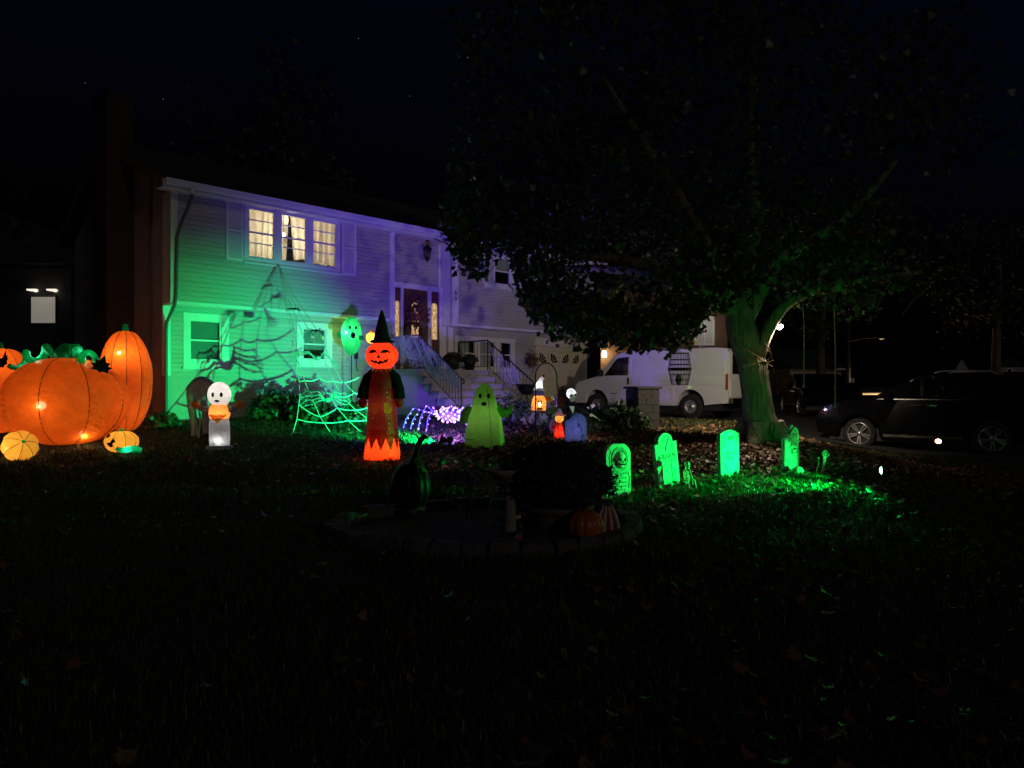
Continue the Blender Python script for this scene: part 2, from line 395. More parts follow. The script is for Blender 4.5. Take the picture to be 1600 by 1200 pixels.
def leaf_cloud(items, shape, name, mat, parent=None, curl=.18):         # items: (position, normal, turn, size)
    n = len(items); k = len(shape); sh = np.array(shape); V = np.zeros((n, k, 3))
    P = np.array([i[0][:] for i in items]); Nn = np.array([i[1][:] for i in items]); Nn /= np.linalg.norm(Nn, axis=1)[:, None]+1e-9
    tw = np.array([i[2] for i in items]); sz = np.array([i[3] for i in items])
    ref = np.where(np.abs(Nn[:, 2:3]) > .9, np.array([[1., 0, 0]]), np.array([[0, 0, 1.]]))
    A = np.cross(ref, Nn); A /= np.linalg.norm(A, axis=1)[:, None]; Bv = np.cross(Nn, A)
    c, s_ = np.cos(tw)[:, None], np.sin(tw)[:, None]; U = A*c+Bv*s_; Vv = -A*s_+Bv*c
    for j in range(k):
        x, y = sh[j]; V[:, j] = P+sz[:, None]*(U*x+Vv*(y-.4)+Nn*(curl*(abs(x)*1.2+(y-.4)**2)))
    me = bpy.data.meshes.new(name); me.vertices.add(n*k); me.vertices.foreach_set('co', V.reshape(-1))
    me.loops.add(n*k); me.loops.foreach_set('vertex_index', np.arange(n*k, dtype=np.int32))
    me.polygons.add(n); me.polygons.foreach_set('loop_start', (np.arange(n)*k).astype(np.int32)); me.update(calc_edges=True)
    return link(name, me, mat, parent)
its = []
while len(its) < 13000:
    r = rng.random()
    if r < .62:
        x = 2.6+2.3*rng.normal(); y = 12.6+1.25*rng.normal()
    elif r < .8:
        x = 5.5+2.2*rng.normal(); y = 10.5+2.0*rng.normal()
    else:
        y = 2.6+13.5*rng.random(); x = (rng.random()*2-1)*.75*y
    if y < 2.5 or y > 19 or not free_lawn(x, y): continue
    if r >= .8 and x < 0 and rng.random() < .6: continue
    if r >= .6 and noise.noise(Vector((x*.8, y*.8, 7)))+.5*noise.noise(Vector((x*2.3, y*2.3, 3))) < .10-.5*rng.random()**2: continue
    its.append((Vector((x, y, gz(x, y)+.012+.05*rng.random()**2)), Vector((rng.normal()*.45, rng.normal()*.45, 1)), rng.random()*6.3, .05+.06*rng.random()))
tag(stuff(leaf_cloud(its, MAPLE, 'fallen_leaves', 'leaf_litter', curl=.45)), 'dry brown maple leaves fallen across the lawn under the tree', 'leaves')

# ------------------------------------------------------------------ the house
house = thing('house', 'pale two storey house with vinyl siding and lit upstairs windows', 'house', HO, HROT)
OZ, EZ, FZ, BZ = 3.38, 5.86, 1.76, .55        # overhang underside, wall top, foundation top, foot
def cut(x0, x1, z0, z1, holes):               # rectangle minus rectangles
    zc = sorted({z0, z1} | {z for h in holes for z in (h[2], h[3]) if z0 < z < z1}); out_ = []
    for za, zb in zip(zc, zc[1:]):
        zm = (za+zb)/2; iv = [(x0, x1)]
        for h in holes:
            if h[2] < zm < h[3]:
                nv = []
                for a, b_ in iv:
                    if h[1] <= a or h[0] >= b_: nv.append((a, b_)); continue
                    if h[0] > a: nv.append((a, h[0]))
                    if h[1] < b_: nv.append((h[1], b_))
                iv = nv
        out_ += [(a, b_, za, zb) for a, b_ in iv if b_-a > .004 and zb-za > .004]
    return out_
def siding(x0, x1, z0, z1, y, holes, step=.107):
    mb = MB()
    for r in cut(x0, x1, z0, z1, holes): mb.box(r[0], r[1], y+.001, y+.10, r[2], r[3])
    mb.build('wall', 'sheath', house)
    z = z0
    while z < z1-.02:
        for r in cut(x0, x1, z, min(z+step, z1), holes):
            t0 = (r[2]-z)/step; t1 = (r[3]-z)/step
            # lapped board: foot stands proud, head tucked under the board above
            d0, d1 = .020-.016*t0, .020-.016*t1
            if r[3]-r[2] < .03: continue
            h_ = r[3]-r[2]; pf = [(-.024, 0), (-.024, .010), (-.020, h_*.62), (-.012, h_*.74), (-.004, h_*.99), (.001, h_*.99), (.001, 0)]; n_ = len(pf)
            vs = [(xx, y+a, r[2]+b_) for xx in (r[0], r[1]) for a, b_ in pf]
            MB().add(vs, [(i, n_+i, n_+(i+1)%n_, (i+1)%n_) for i in range(n_)]+[tuple(range(n_)), tuple(range(n_, 2*n_))[::-1]]).build('siding_board', 'siding', house)
        z += step
upL = [(1.66, 4.19, 4.51, 5.90)]
upR = [(9.36, 11.11, 4.70, 5.72)]
loL = [(.45, 1.45, 1.99, 3.22), (3.28, 4.25, 2.09, 3.17)]
loR = [(8.61, 11.18, 2.05, 3.09), (12.24, 14.81, .4, 2.89)]
door_hole = [(6.28, 8.17, 2.0, 4.52)]
siding(.12, 5.82, OZ, EZ, 0, upL)
siding(8.30, 14.7, OZ, EZ, 0, upR)
siding(5.97, 8.05, 4.53, EZ, .5, [])
siding(.14, 6.2, FZ, OZ, .5, loL)
siding(8.50, 14.86, .78, OZ, .5, loR)
for a, b_ in ((5.97, 6.28), (8.17, 8.30)): MB().box(a, b_, .5, .6, 2.0, 4.53).build('wall', 'sheath', house)
fd = MB().box(0, 6.2, .46, .62, BZ-.3, FZ).box(8.3, 14.9, .47, .62, BZ-.3, .78).box(6.2, 8.3, .47, .62, BZ-.3, 2.0)
fd.build('foundation', 'foundation', house)
# far walls, floor and partitions that keep the lamp light in its room
hb = MB().box(0, .10, .6, 8.2, BZ-.3, EZ).box(14.9, 15, .6, 8.2, BZ-.3, EZ).box(0, 15, 8.2, 8.3, BZ-.3, EZ)
hb.prism([(0, EZ), (8.6, EZ), (4.3, 8.0)], 0, .1, Matrix(((0,1,0,0),(1,0,0,-.3),(0,0,1,0),(0,0,0,1))))
hb.build('end_wall', 'sheath', house)
# lapped boards of the gable end wall
for k in range(46):
    z = .78+k*.113
    if z > EZ: break
    MB().add([(-.02,.62,z),(-.02,8.2,z),(-.004,8.2,z+.113),(-.004,.62,z+.113),(0,.62,z),(0,8.2,z)], [(0,3,2,1),(0,1,5,4)]).build('siding_board', 'siding', house)
for a, b_ in ((.1, 5.95), (8.2, 14.9)): MB().box(a, b_, .1, 8.2, OZ+.002, OZ+.12).build('floor_slab', 'room_paint', house)
for a, b_ in ((0, 5.95), (8.06, 14.8)): MB().box(a, b_, -.004, .5, OZ-.025, OZ).build('soffit', 'trim', house)
for a, b_ in ((0, 5.95), (8.06, 14.8)): MB().box(a, b_, -.03, .02, OZ-.02, OZ+.05).build('drip_band', 'trim', house, .004)
MB().box(5.80, 5.95, .1, 3.6, OZ+.12, EZ).box(.1, 5.8, 3.5, 3.6, OZ+.12, EZ).build('partition_wall', 'room_paint', house)
MB().box(.1, 14.9, .1, 8.2, EZ+.002, EZ+.05).build('ceiling', 'room_paint', house)
MB().box(5.97, 6.07, .62, 3.5, 2.0, EZ).box(8.2, 8.3, .62, 3.5, 2.0, EZ).box(6.0, 8.3, 3.5, 3.6, 2.0, EZ).box(6.0, 8.3, .6, 3.6, 1.9, 2.0).build('partition_wall', 'room_paint', house)
MB().box(.12, 14.9, 2.2, 2.3, BZ, OZ).build('partition_wall', 'room_paint', house)
# corner boards
for (x0, x1, y0, y1, z0, z1) in [(-.035, .12, -.035, .06, OZ+.05, EZ+.02), (-.035, .14, .462, .56, FZ, OZ-.025), (5.80, 5.955, -.035, .06, OZ+.05, EZ), (8.05, 8.30, -.035, .06, OZ+.05, EZ), (8.30, 8.50, .465, .56, 2.0, OZ-.025), (14.68, 14.82, -.035, .06, OZ+.05, EZ), (14.84, 15.0, .465, .56, .5, OZ-.025)]:
    MB().box(x0, x1, y0, y1, z0, z1).build('corner_board', 'trim', house, .006)
for a, b_ in ((-.035, .0), (5.93, 5.955), (8.05, 8.07)): MB().box(a, b_, .0, .5, OZ, EZ).build('return_board', 'trim', house)
MB().box(7.93, 8.0, .47, .5, 4.55, EZ).build('corner_board', 'trim', house)
# roof
rz0, rzr, ry0, ryr = 6.0, 8.02, -.45, 4.2
def slope(y): return rz0+(rzr-rz0)*(y-ry0)/(ryr-ry0)
rf = MB(); 
k = 0; y = ry0
while y < ryr-.02:
    y2 = min(y+.26, ryr)
    rf.add([(-.35,y,slope(y)+.028),(15.3,y,slope(y)+.028),(15.3,y2,slope(y2)+.012),(-.35,y2,slope(y2)+.012),(-.35,y,slope(y)),(15.3,y,slope(y))], [(0,1,2,3),(4,5,1,0)])
    y = y2
rf.add([(-.35,ry0,rz0),(15.3,ry0,rz0),(15.3,ryr,rzr),(-.35,ryr,rzr),(-.35,8.85,rz0),(15.3,8.85,rz0),(-.35,ryr,rzr-.16),(-.35,ry0,rz0-.15),(15.3,ry0,rz0-.15),(15.3,ryr,rzr-.16),(-.35,8.85,rz0-.15),(15.3,8.85,rz0-.15)],
       [(3,2,5,4),(7,6,9,8),(6,10,11,9)])
rfo = rf.build('roof', 'roofing', house)
for x in (-.37, 15.28):
    rk = MB()
    rk.add([(x,ry0,rz0-.2),(x+.04,ry0,rz0-.2),(x+.04,ryr,rzr-.2),(x,ryr,rzr-.2),(x,ry0,rz0+.03),(x+.04,ry0,rz0+.03),(x+.04,ryr,rzr+.03),(x,ryr,rzr+.03)], [(0,3,2,1),(4,5,6,7),(0,1,5,4),(1,2,6,5),(2,3,7,6),(3,0,4,7)])
    rk.add([(x,8.85,rz0-.2),(x+.04,8.85,rz0-.2),(x+.04,ryr,rzr-.2),(x,ryr,rzr-.2),(x,8.85,rz0+.03),(x+.04,8.85,rz0+.03),(x+.04,ryr,rzr+.03),(x,ryr,rzr+.03)], [(0,3,2,1),(4,5,6,7),(0,1,5,4),(1,2,6,5),(2,3,7,6),(3,0,4,7)])
    rk.build('rake_board', 'brown_wall', rfo)
MB().box(-.33, 15.26, -.44, -.40, 5.80, 5.99).build('fascia', 'trim', house)
MB().box(-.33, 15.26, -.40, -.0, 5.845, 5.858).build('soffit', 'trim', house)
# gutter: open trough with a curved face
gu = MB(); prof = [(-.445, 5.985), (-.445, 5.86), (-.50, 5.855), (-.535, 5.90), (-.555, 5.985), (-.565, 6.0), (-.555, 6.005)]
vs = [(x, p[0], p[1]) for x in (-.30, 15.2) for p in prof]; n_ = len(prof)
gu.add(vs, [(i, i+1, n_+i+1, n_+i) for i in range(n_-1)], False)
gu.add([(-.30, p[0], p[1]) for p in prof], [tuple(range(n_))]); gu.add([(15.2, p[0], p[1]) for p in prof], [tuple(range(n_))[::-1]])
gut = gu.build('gutter', 'trim', house)
ds = [(.26,-.50,5.87),(.26,-.50,5.70),(.13,-.10,5.05),(.09,-.075,4.85),(.07,-.075,3.5),(.05,-.05,3.34),(.02,.36,2.98),(.02,.40,2.8),(.02,.40,.72)]
dsp = MB(); R2 = .036
dsp.tube(ds, R2, 8); dsp.build('downspout', 'gutter_dark', house)
dsp2 = MB().tube([(.26,-.50,5.88),(.26,-.50,5.74)], .055, 8); dsp2.build('outlet', 'trim', gut)
# windows ------------------------------------------------------------
def window(lights, z0, z1, y, tx0, tx1, tz0, tz1, bars=(.5,), curtain=None, depth=.05, tname='trim'):
    fr = MB(); pr = y-.04
    holes = [(a, b_, z0, z1) for a, b_ in lights]
    for r in cut(tx0, tx1, tz0, tz1, holes): fr.box(r[0], r[1], pr, y+.09, r[2], r[3])
    fr.box(tx0-.03, tx1+.03, pr-.045, pr+.01, tz0-.035, tz0+.012)
    f = fr.build('window', tname, house)
    for a, b_ in lights:
        sb = MB(); t = .035
        for r in cut(a, b_, z0, z1, [(a+t, b_-t, z0+t, z1-t)]): sb.box(r[0], r[1], y-.012, y+.045, r[2], r[3])
        for q in bars:
            zz = z0+(z1-z0)*q; th = .022 if abs(q-.5) < .06 else .011
            sb.box(a+t, b_-t, y-.006, y+.03, zz-th, zz+th)
        sb.build('sash', tname, f)
        MB().box(a+t, b_-t, y+.02, y+.024, z0+t, z1-t).build('pane', 'pane_glass', f)
    return f
f = window([(1.74,2.42),(2.57,3.28),(3.43,4.13)], 4.62, 5.82, 0, 1.64, 4.21, 4.49, 5.915, (.30, .51, .76))
# curtains with folds: hem hitched up over the dark sofa back, gathered apart in the middle window
def drape(name, x0, x1, zt, hem, y, mat, parent, amp=.02, n=70, gather=None):
    mb = MB(); m_ = 14; vs = []
    for i in range(n+1):
        u = i/n; x = x0+(x1-x0)*u; hz = hem(x)
        for j in range(m_+1):
            v = j/m_; z = zt+(hz-zt)*v
            yy = y+amp*(math.sin(u*n*.55+1.6*math.sin(u*9+v*1.2))+.5*math.sin(u*23+v*3))*(.5+.5*v)
            xx = x if not gather else gather(x, v)
            vs.append((xx, yy, z))
    mb.add(vs, [(i*(m_+1)+j, (i+1)*(m_+1)+j, (i+1)*(m_+1)+j+1, i*(m_+1)+j+1) for i in range(n) for j in range(m_)], True)
    return mb.build(name, mat, parent)
drape('curtain', 1.62, 2.74, 5.9, lambda x: 4.64+.012*math.sin(x*14)+.05*max(0,x-2.42), .20, 'curtain', f, .036, 70, lambda x, v: x-.02*v*(x-1.62))
drape('curtain', 2.86, 4.3, 5.9, lambda x: 4.80-.03*(x-2.8)-.05*abs(math.sin(x*5.5+1)), .20, 'curtain', f, .036, 80, lambda x, v: x+.13*v*max(0, 1-(x-2.86)*2.2))
mb = MB()
vs = []
for i in range(61):
    x = .4+5.2*i/60; vs += [(x, .5, 4.0), (x, .5, 4.80+.05*math.sin(x*6)+.035*math.sin(x*15))]
mb.add(vs, [(2*i, 2*i+2, 2*i+3, 2*i+1) for i in range(60)]); mb.box(.4, 5.6, .5, 1.4, 3.5, 4.0)
mb.build('sofa_back', 'dark_fabric', house)
MB().ell((2.80, .30, 5.36), .045, 12, 8).build('room_bulb', 'bulb_white', house)
MB().add([(2.875,.17,5.85),(2.905,.16,5.85),(3.01,.15,4.66),(2.80,.17,4.66),(2.90,.13,5.2)], [(0,4,1),(4,2,1),(0,3,4),(3,2,4)]).build('curtain', 'dark_fabric', house)
MB().tube([(2.80, .30, 5.40), (2.80, .30, 5.86)], .01, 6).build('lamp_cord', 'black_plastic', house)
lamp('room_light', 'POINT', (2.80, .95, 5.25), 75, (1, .83, .62), house, radius=.1)
lamp('room_light', 'POINT', (4.6, 1.8, 5.4), 55, (1, .83, .62), house, radius=.15)
lamp('room_light', 'POINT', (1.1, 1.8, 5.4), 55, (1, .83, .62), house, radius=.15)
def shutter(x0, x1, z0, z1):
    s_ = MB(); t = .055
    for r in cut(x0, x1, z0, z1, [(x0+t, x1-t, z0+t, (z0+z1)/2-.03), (x0+t, x1-t, (z0+z1)/2+.03, z1-t)]): s_.box(r[0], r[1], -.055, -.021, r[2], r[3])
    so = s_.build('shutter', 'trim', house)
    sl = MB(); z = z0+t
    while z < z1-t-.02:
        if not abs(z+.015-(z0+z1)/2) < .045:
            sl.add([(x0+t,-.046,z),(x1-t,-.046,z),(x1-t,-.030,z+.03),(x0+t,-.030,z+.03),(x0+t,-.022,z),(x1-t,-.022,z)], [(0,1,2,3),(4,5,1,0)])
        z += .034
    stuff(sl.build('louvre', 'trim', so))
shutter(1.20, 1.61, 4.49, 5.91); shutter(4.27, 4.70, 4.49, 5.91)
# lower windows with blinds
def blinds(x0, x1, z0, z1, y, parent):
    sl = MB(); z = z0
    while z < z1: sl.add([(x0,y,z),(x1,y,z),(x1,y+.02,z+.022),(x0,y+.02,z+.022)], [(0,1,2,3)]); z += .025
    stuff(sl.build('blind', 'blind', parent))
f = window([(.56, 1.30)], 2.13, 3.08, .5, .42, 1.48, 1.96, 3.24); blinds(.57, 1.29, 2.14, 3.07, .57, f)
f = window([(3.42, 4.10)], 2.22, 3.05, .5, 3.25, 4.28, 2.06, 3.20); blinds(3.43, 4.09, 2.5, 3.04, .57, f)
f = window([(9.80, 10.51), (10.66, 10.98)], 4.80, 5.66, 0, 9.33, 11.14, 4.67, 5.75)
drape('curtain', 9.75, 11.0, 5.7, lambda x: 5.28, .12, 'net_curtain', f, .015)
MB().box(9.42, 9.74, -.046, -.035, 4.78, 5.66).build('side_light', 'siding', f)
f = window([(8.72, 9.44), (9.62, 10.30), (10.50, 11.06)], 2.14, 3.0, .5, 8.58, 11.21, 2.02, 3.12)
for a, b_ in ((8.72, 9.30), (9.80, 10.28), (10.5, 10.76)):
    drape('curtain', a, b_, 3.02, lambda x: 2.16, .66, 'net_curtain', f, .015, 40)
# front door
fr = MB()
for r in cut(6.25, 8.20, 2.0, 4.55, [(6.31, 6.53, 2.02, 4.40), (6.61, 7.52, 2.02, 4.40), (7.64, 7.95, 2.02, 4.40)]): fr.box(r[0], r[1], .45, .58, r[2], r[3])
dfr = fr.build('door_frame', 'trim', house, .005)
def archpoly(x0, x1, z0, z1): 
    r_ = (x1-x0)/2; return [(x0, z0), (x1, z0)] + arc((x0+x1)/2, z1-r_, r_, 0, 180, 8)
def leaf_panel(name, x0, x1, glass, moulds):
    holes = [(g[0], g[1], g[2], g[3]) for g in glass]
    d = MB()
    for r in cut(x0, x1, 2.02, 4.40, holes): d.box(r[0], r[1], .50, .545, r[2], r[3])
    o = d.build(name, 'door_wood', house)
    for g in glass:
        MB().box(g[0], g[1], .518, .526, g[2], g[3]).build('pane', 'lit_glass', o)
        c = MB(); 
        xm = (g[0]+g[1])/2; zm = (g[2]+g[3])/2; w_ = (g[1]-g[0])/2; h_ = (g[3]-g[2])/2
        # arched head filled in by the wood round the glass
        if len(g) > 4:
            A = arc(xm, g[3]-w_, w_, 0, 180, 10)
            d2 = MB().prism([(g[1], g[3]-w_), (g[1]+.001, g[3]+.001), (xm, g[3]+.001)] + A[:6][::-1][:-1], .501, .54).prism([(xm, g[3]+.001), (g[0]-.001, g[3]+.001), (g[0], g[3]-w_)] + A[5:][::-1][1:], .501, .54)
            d2.build('moulding', 'door_wood', o)
        for q in range(5):
            zz = g[2]+(g[3]-g[2])*(q+.5)/5; e = [(xm+w_*.7*math.sin(a*PI/5)*math.cos(q), .514, zz+h_*.2*math.cos(a*PI/5)) for a in range(11)]
            c.tube(e, .006, 4)
        c.tube([(xm-w_*.75,.514,g[2]),(xm-w_*.75,.514,g[3]-w_*.4)], .005, 4).tube([(xm+w_*.75,.514,g[2]),(xm+w_*.75,.514,g[3]-w_*.4)], .005, 4)
        c.build('leading', 'iron', o)
    for mm in moulds:
        q = MB()
        for r in cut(*mm, [(mm[0]+.035, mm[1]-.035, mm[2]+.035, mm[3]-.035)]): q.box(r[0], r[1], .484, .502, r[2], r[3])
        q.box(mm[0]+.06, mm[1]-.06, .490, .502, mm[2]+.06, mm[3]-.06); q.build('moulding', 'door_wood', o)
    return o
dr = leaf_panel('door', 6.62, 7.51, [(6.93, 7.20, 2.98, 3.48), (6.93, 7.20, 3.62, 4.02, 1)], [(6.68, 7.02, 2.1, 2.85), (7.11, 7.45, 2.1, 2.85), (6.67, 6.88, 3.0, 4.28), (7.25, 7.46, 3.0, 4.28)])
MB().tube([(6.70,.50,3.02),(6.70,.45,3.02)], .012, 8).ell((6.70,.44,3.02), .03, 10, 8).build('handle', 'chrome', dr)
leaf_panel('side_light', 6.315, 6.525, [(6.34, 6.50, 2.95, 4.02, 1)], [(6.345, 6.495, 2.1, 2.85)])
leaf_panel('side_light', 7.645, 7.945, [(7.68, 7.90, 2.95, 4.06, 1)], [(7.68, 7.91, 2.1, 2.85)])
lamp('hall_light', 'POINT', (7.0, 2.0, 4.2), 25, (1, .72, .4), house, radius=.1)
# house number on the pilaster
for i, ch in enumerate('69'):
    M = Matrix.Translation((8.185, -.038, 4.30-.20*i)) @ Matrix.Rotation(PI/2, 4, 'X')
    text_mb(ch, .20, M, None, .004).build('house_number', 'iron', house)
# garage door
fr = MB()
for r in cut(12.21, 14.84, .45, 2.92, [(12.36, 14.69, .4, 2.78)]): fr.box(r[0], r[1], .46, .58, r[2], r[3])
fr.build('door_frame', 'garage_paint', house, .005)
gd = MB().box(12.36, 14.69, .55, .57, .5, 2.79).build('garage_door', 'garage_paint', house)
for c_ in range(4):
    x0 = 12.375+c_*.5825; x1 = x0+.565
    for r_ in range(4):
        z0 = .58+r_*.555; z1 = z0+.535
        q = MB().box(x0, x1, .530, .551, z0, z1)
        if r_ < 3:
            for rr in cut(x0+.07, x1-.07, z0+.07, z1-.07, [(x0+.10, x1-.10, z0+.10, z1-.10)]): q.box(rr[0], rr[1], .516, .531, rr[2], rr[3])
            q.box(x0+.15, x1-.15, .520, .531, z0+.15, z1-.15)
        q.build('panel', 'garage_paint', gd, .004)
        if r_ == 3:                                   # sunburst light in the top row
            flip = 1 if c_ in (0, 1) else -1
            bx = x0+.08 if flip > 0 else x1-.08; bz = z0+.12
            sp = MB(); pn = MB()
            for k_ in range(4):
                a0 = math.radians(4+k_*22); a1 = math.radians(4+k_*22+16); R = .37
                P_ = [(bx+flip*.09*math.cos(a0), bz+.09*math.sin(a0)), (bx+flip*R*math.cos(a0), bz+R*.92*math.sin(a0)), (bx+flip*R*math.cos(a1), bz+R*.92*math.sin(a1)), (bx+flip*.09*math.cos(a1), bz+.09*math.sin(a1))]
                pn.prism(P_, .524, .532)
            pn.build('pane', 'black_glass', gd)
MB().box(12.1, 14.95, .36, .50, 2.93, 3.22).build('garage_header', 'garage_paint', house, .01)
# small fittings on the front wall
MB().box(4.95, 5.05, .40, .46, 2.28, 2.46).tube([(5.0,.42,2.28),(5.0,.41,2.05),(5.04,.4,1.95)], .012, 6).build('outlet_box', 'black_plastic', house)
# chimney of brick on the gable end
ch = MB().box(-.62, -.02, 2.55, 3.75, BZ-.2, 8.6).build('chimney', 'mortar', house)
bk = MB()
for k in range(106):
    z = BZ+k*.076; o_ = .11 if k % 2 else 0
    for j in range(-1, 6):
        a = 2.55+o_+j*.22; a0, a1 = max(2.545, a+.005), min(3.755, a+.215)
        if a1-a0 > .03: bk.box(-.632, -.615, a0, a1, z+.004, z+.07)
    for j in range(-1, 3):
        a = -.62+o_+j*.22; a0, a1 = max(-.63, a+.005), min(-.02, a+.215)
        if a1-a0 > .03: bk.box(a0, a1, 2.536, 2.552, z+.004, z+.07)
stuff(bk.build('brick', 'brick', ch))
MB().box(-.66, .02, 2.5, 3.8, 8.6, 8.72).build('chimney_cap', 'block', ch)
MB().tube([(-.035,1.25,BZ),(-.035,1.25,6.35)], .035, 8).build('downspout', 'gutter_dark', house)

# entry lantern hanging over the door
o = thing('porch_lantern', 'black hanging lantern above the front door', 'lantern', hw(7.3, .22, 0), HROT)
MB().tube([(0,0,5.84),(0,0,5.72)], .008, 6).ell((0,0,5.84), (.06,.06,.02), 10, 6).build('hanger', 'iron', o)
l = MB().lathe([(.02,5.72),(.10,5.66),(.15,5.60),(.13,5.585)], 8)
for k in range(6):
    a = k*PI/3; l.tube([(.12*math.cos(a),.12*math.sin(a),5.60),(.09*math.cos(a),.09*math.sin(a),5.34),(.02*math.cos(a),.02*math.sin(a),5.22)], .009, 5)
l.lathe([(.095,5.36),(.10,5.34),(.05,5.28),(.01,5.24),(.0,5.20)], 8); l.build('cage', 'iron', o)
MB().lathe([(.115,5.59),(.09,5.36)], 6).build('glass', 'lantern_glass', o)
# wreath on the door
o = thing('wreath', 'dark autumn wreath of leaves and berries hung on the front door', 'wreath', hw(7.06, .40, 3.60), HROT)
MB().tube([(.27*math.cos(a*PI/12), 0, .27*math.sin(a*PI/12)) for a in range(25)], .035, 6, cap=False).build('ring', 'bark', o)
its = []
for k in range(420):
    a = rng.random()*2*PI; p = Vector(((.27+.09*rng.normal())*math.cos(a), -.03-.06*rng.random(), (.27+.09*rng.normal())*math.sin(a)))
    its.append((p, Vector((rng.normal()*.7, -1, rng.normal()*.7)), rng.random()*6.3, .05+.05*rng.random()))
stuff(leaf_cloud(its, MAPLE_LO, 'leaf', 'leaf_litter', o))
bw = MB()
for k in range(26):
    a = k*.7; bw.ell((.27*math.cos(a), -.10, .27*math.sin(a)), .018, 8, 6)
stuff(bw.build('berry', 'bulb_warm' if False else 'pumpkin_skin', o))
MB().ell((0,-.03,-.02), (.10,.06,.12), 14, 10, lambda t, p: 1+.06*math.cos(t*8)).build('gourd', 'pumpkin_skin', o)

# front steps ---------------------------------------------------------
st = thing('front_steps', 'wide stone front steps rising to the landing before the door', 'steps', HO, HROT)
for k in range(6):
    zt = 2.0-.2*k; y1 = .46; y0 = -.95-.30*k
    a = MB()
    x0 = 6.05; x1 = 8.75
    a.box(x0, x1, y0+.03, (.455 if k == 0 else y0+.33), zt-.2 if k < 5 else .45, zt-.052); a.build('riser', 'step_stone', st)
    MB().box(x0-.02, x1+.02, y0, (.455 if k == 0 else y0+.33), zt-.05, zt).build('tread', 'step_stone', st, .012)
MB().box(6.05, 8.75, -.95, .455, .45, 1.798).box(6.07, 8.73, -2.3, -.95, .4, .8).build('base', 'foundation', st)
def railing(name, label, x, flat):
    o = thing(name, label, 'railing', HO, HROT)
    top = [(x, .42, 2.92), (x, -.92, 2.92), (x, -2.72, 1.72)] 
    if flat: top = [(x-.0, .42, 2.90), (x, -.92, 2.90), (x, -2.95, 1.55)]
    P = [Vector(p) for p in top]
    MB().tube([P[0], P[1], P[2], P[2]+Vector((0,-.10,-.02)), P[2]+Vector((0,-.12,-.10)), P[2]+Vector((0,-.06,-.13))], .020, 8).build('handrail', 'iron', o)
    low = [p-Vector((0,0,.78)) for p in P]
    MB().tube(low, .012, 6).build('lower_rail', 'iron', o)
    for seg in ((0, 1, 9), (1, 2, 15)):
        for k in range(seg[2]+1):
            t = k/seg[2]; a = P[seg[0]].lerp(P[seg[1]], t)
            if k in (0, seg[2]):
                MB().tube([a-Vector((0,0,.93)), a], .018, 6).build('post', 'iron', o)
            else: MB().tube([a-Vector((0,0,.78)), a], .008, 5).build('baluster', 'iron', o)
    c = P[1].lerp(P[2], .58)-Vector((0,0,.30)); sc = MB()
    for sg in (1, -1):
        sc.tube([c+Vector((0, sg*(.07-.006*i)*math.cos(i*.5)*1.0, .12*sg+(.07-.006*i)*math.sin(i*.5))) for i in range(11)], .007, 5)
    sc.build('scroll', 'iron', o)
    return o
railing('stair_railing', 'black iron stair railing wrapped in stretched white cobweb beside the orange pumpkin head', 6.12, 0)
railing('stair_railing', 'black iron stair railing in front of the triple window, with a scroll', 8.68, 1)
# stretched cobweb
def cobweb(label, x, pts, n, group=None):
    o = thing('cobweb', label, 'cobweb', HO, HROT)
    mb = MB(); R_ = random.Random(5+int(x*10))
    def q(t, v): 
        i = min(len(pts)-2, int(t*(len(pts)-1))); f_ = t*(len(pts)-1)-i
        a = [pts[i][k_]+(pts[i+1][k_]-pts[i][k_])*f_ for k_ in range(3)]
        return Vector((x-.04+.02*R_.random(), a[0], a[1]-(a[1]-a[2])*v))
    for k in range(n):
        t0 = R_.random(); t1 = min(1, max(0, t0+R_.gauss(0, .25))); a, b_ = q(t0, R_.random()**.7*0), q(t1, .6+.4*R_.random())
        mb.tube(sag(a, b_, .06*R_.random(), 6), .002+.004*R_.random()**3, 4)
    for k in range(n//2):
        a, b_ = q(R_.random(), R_.random()), q(R_.random(), R_.random())
        if (a-b_).length < 1.1: mb.tube(sag(a, b_, .05*R_.random(), 5), .0015+.002*R_.random(), 3)
    for k in range(7):
        t0 = R_.random()*.8; mb.tube(sag(q(t0, .05), q(min(1, t0+.25), .75), .1, 8), .010+.008*R_.random(), 5)
    mb.build('strand', 'cobweb', o)
    return o
cobweb('white stretched cobweb draped over the stair railing next to the door', 6.12, [(.35, 2.94, 2.15), (-.3, 2.94, 2.10), (-.92, 2.94, 2.0), (-1.8, 2.36, 1.55), (-2.72, 1.74, 1.35)], 200)
cobweb('thin white cobweb strung on the stair railing by the triple window', 8.68, [(-1.0, 2.75, 2.55), (-1.5, 2.45, 1.75), (-2.0, 2.15, 1.35), (-2.4, 1.85, 1.45)], 60)
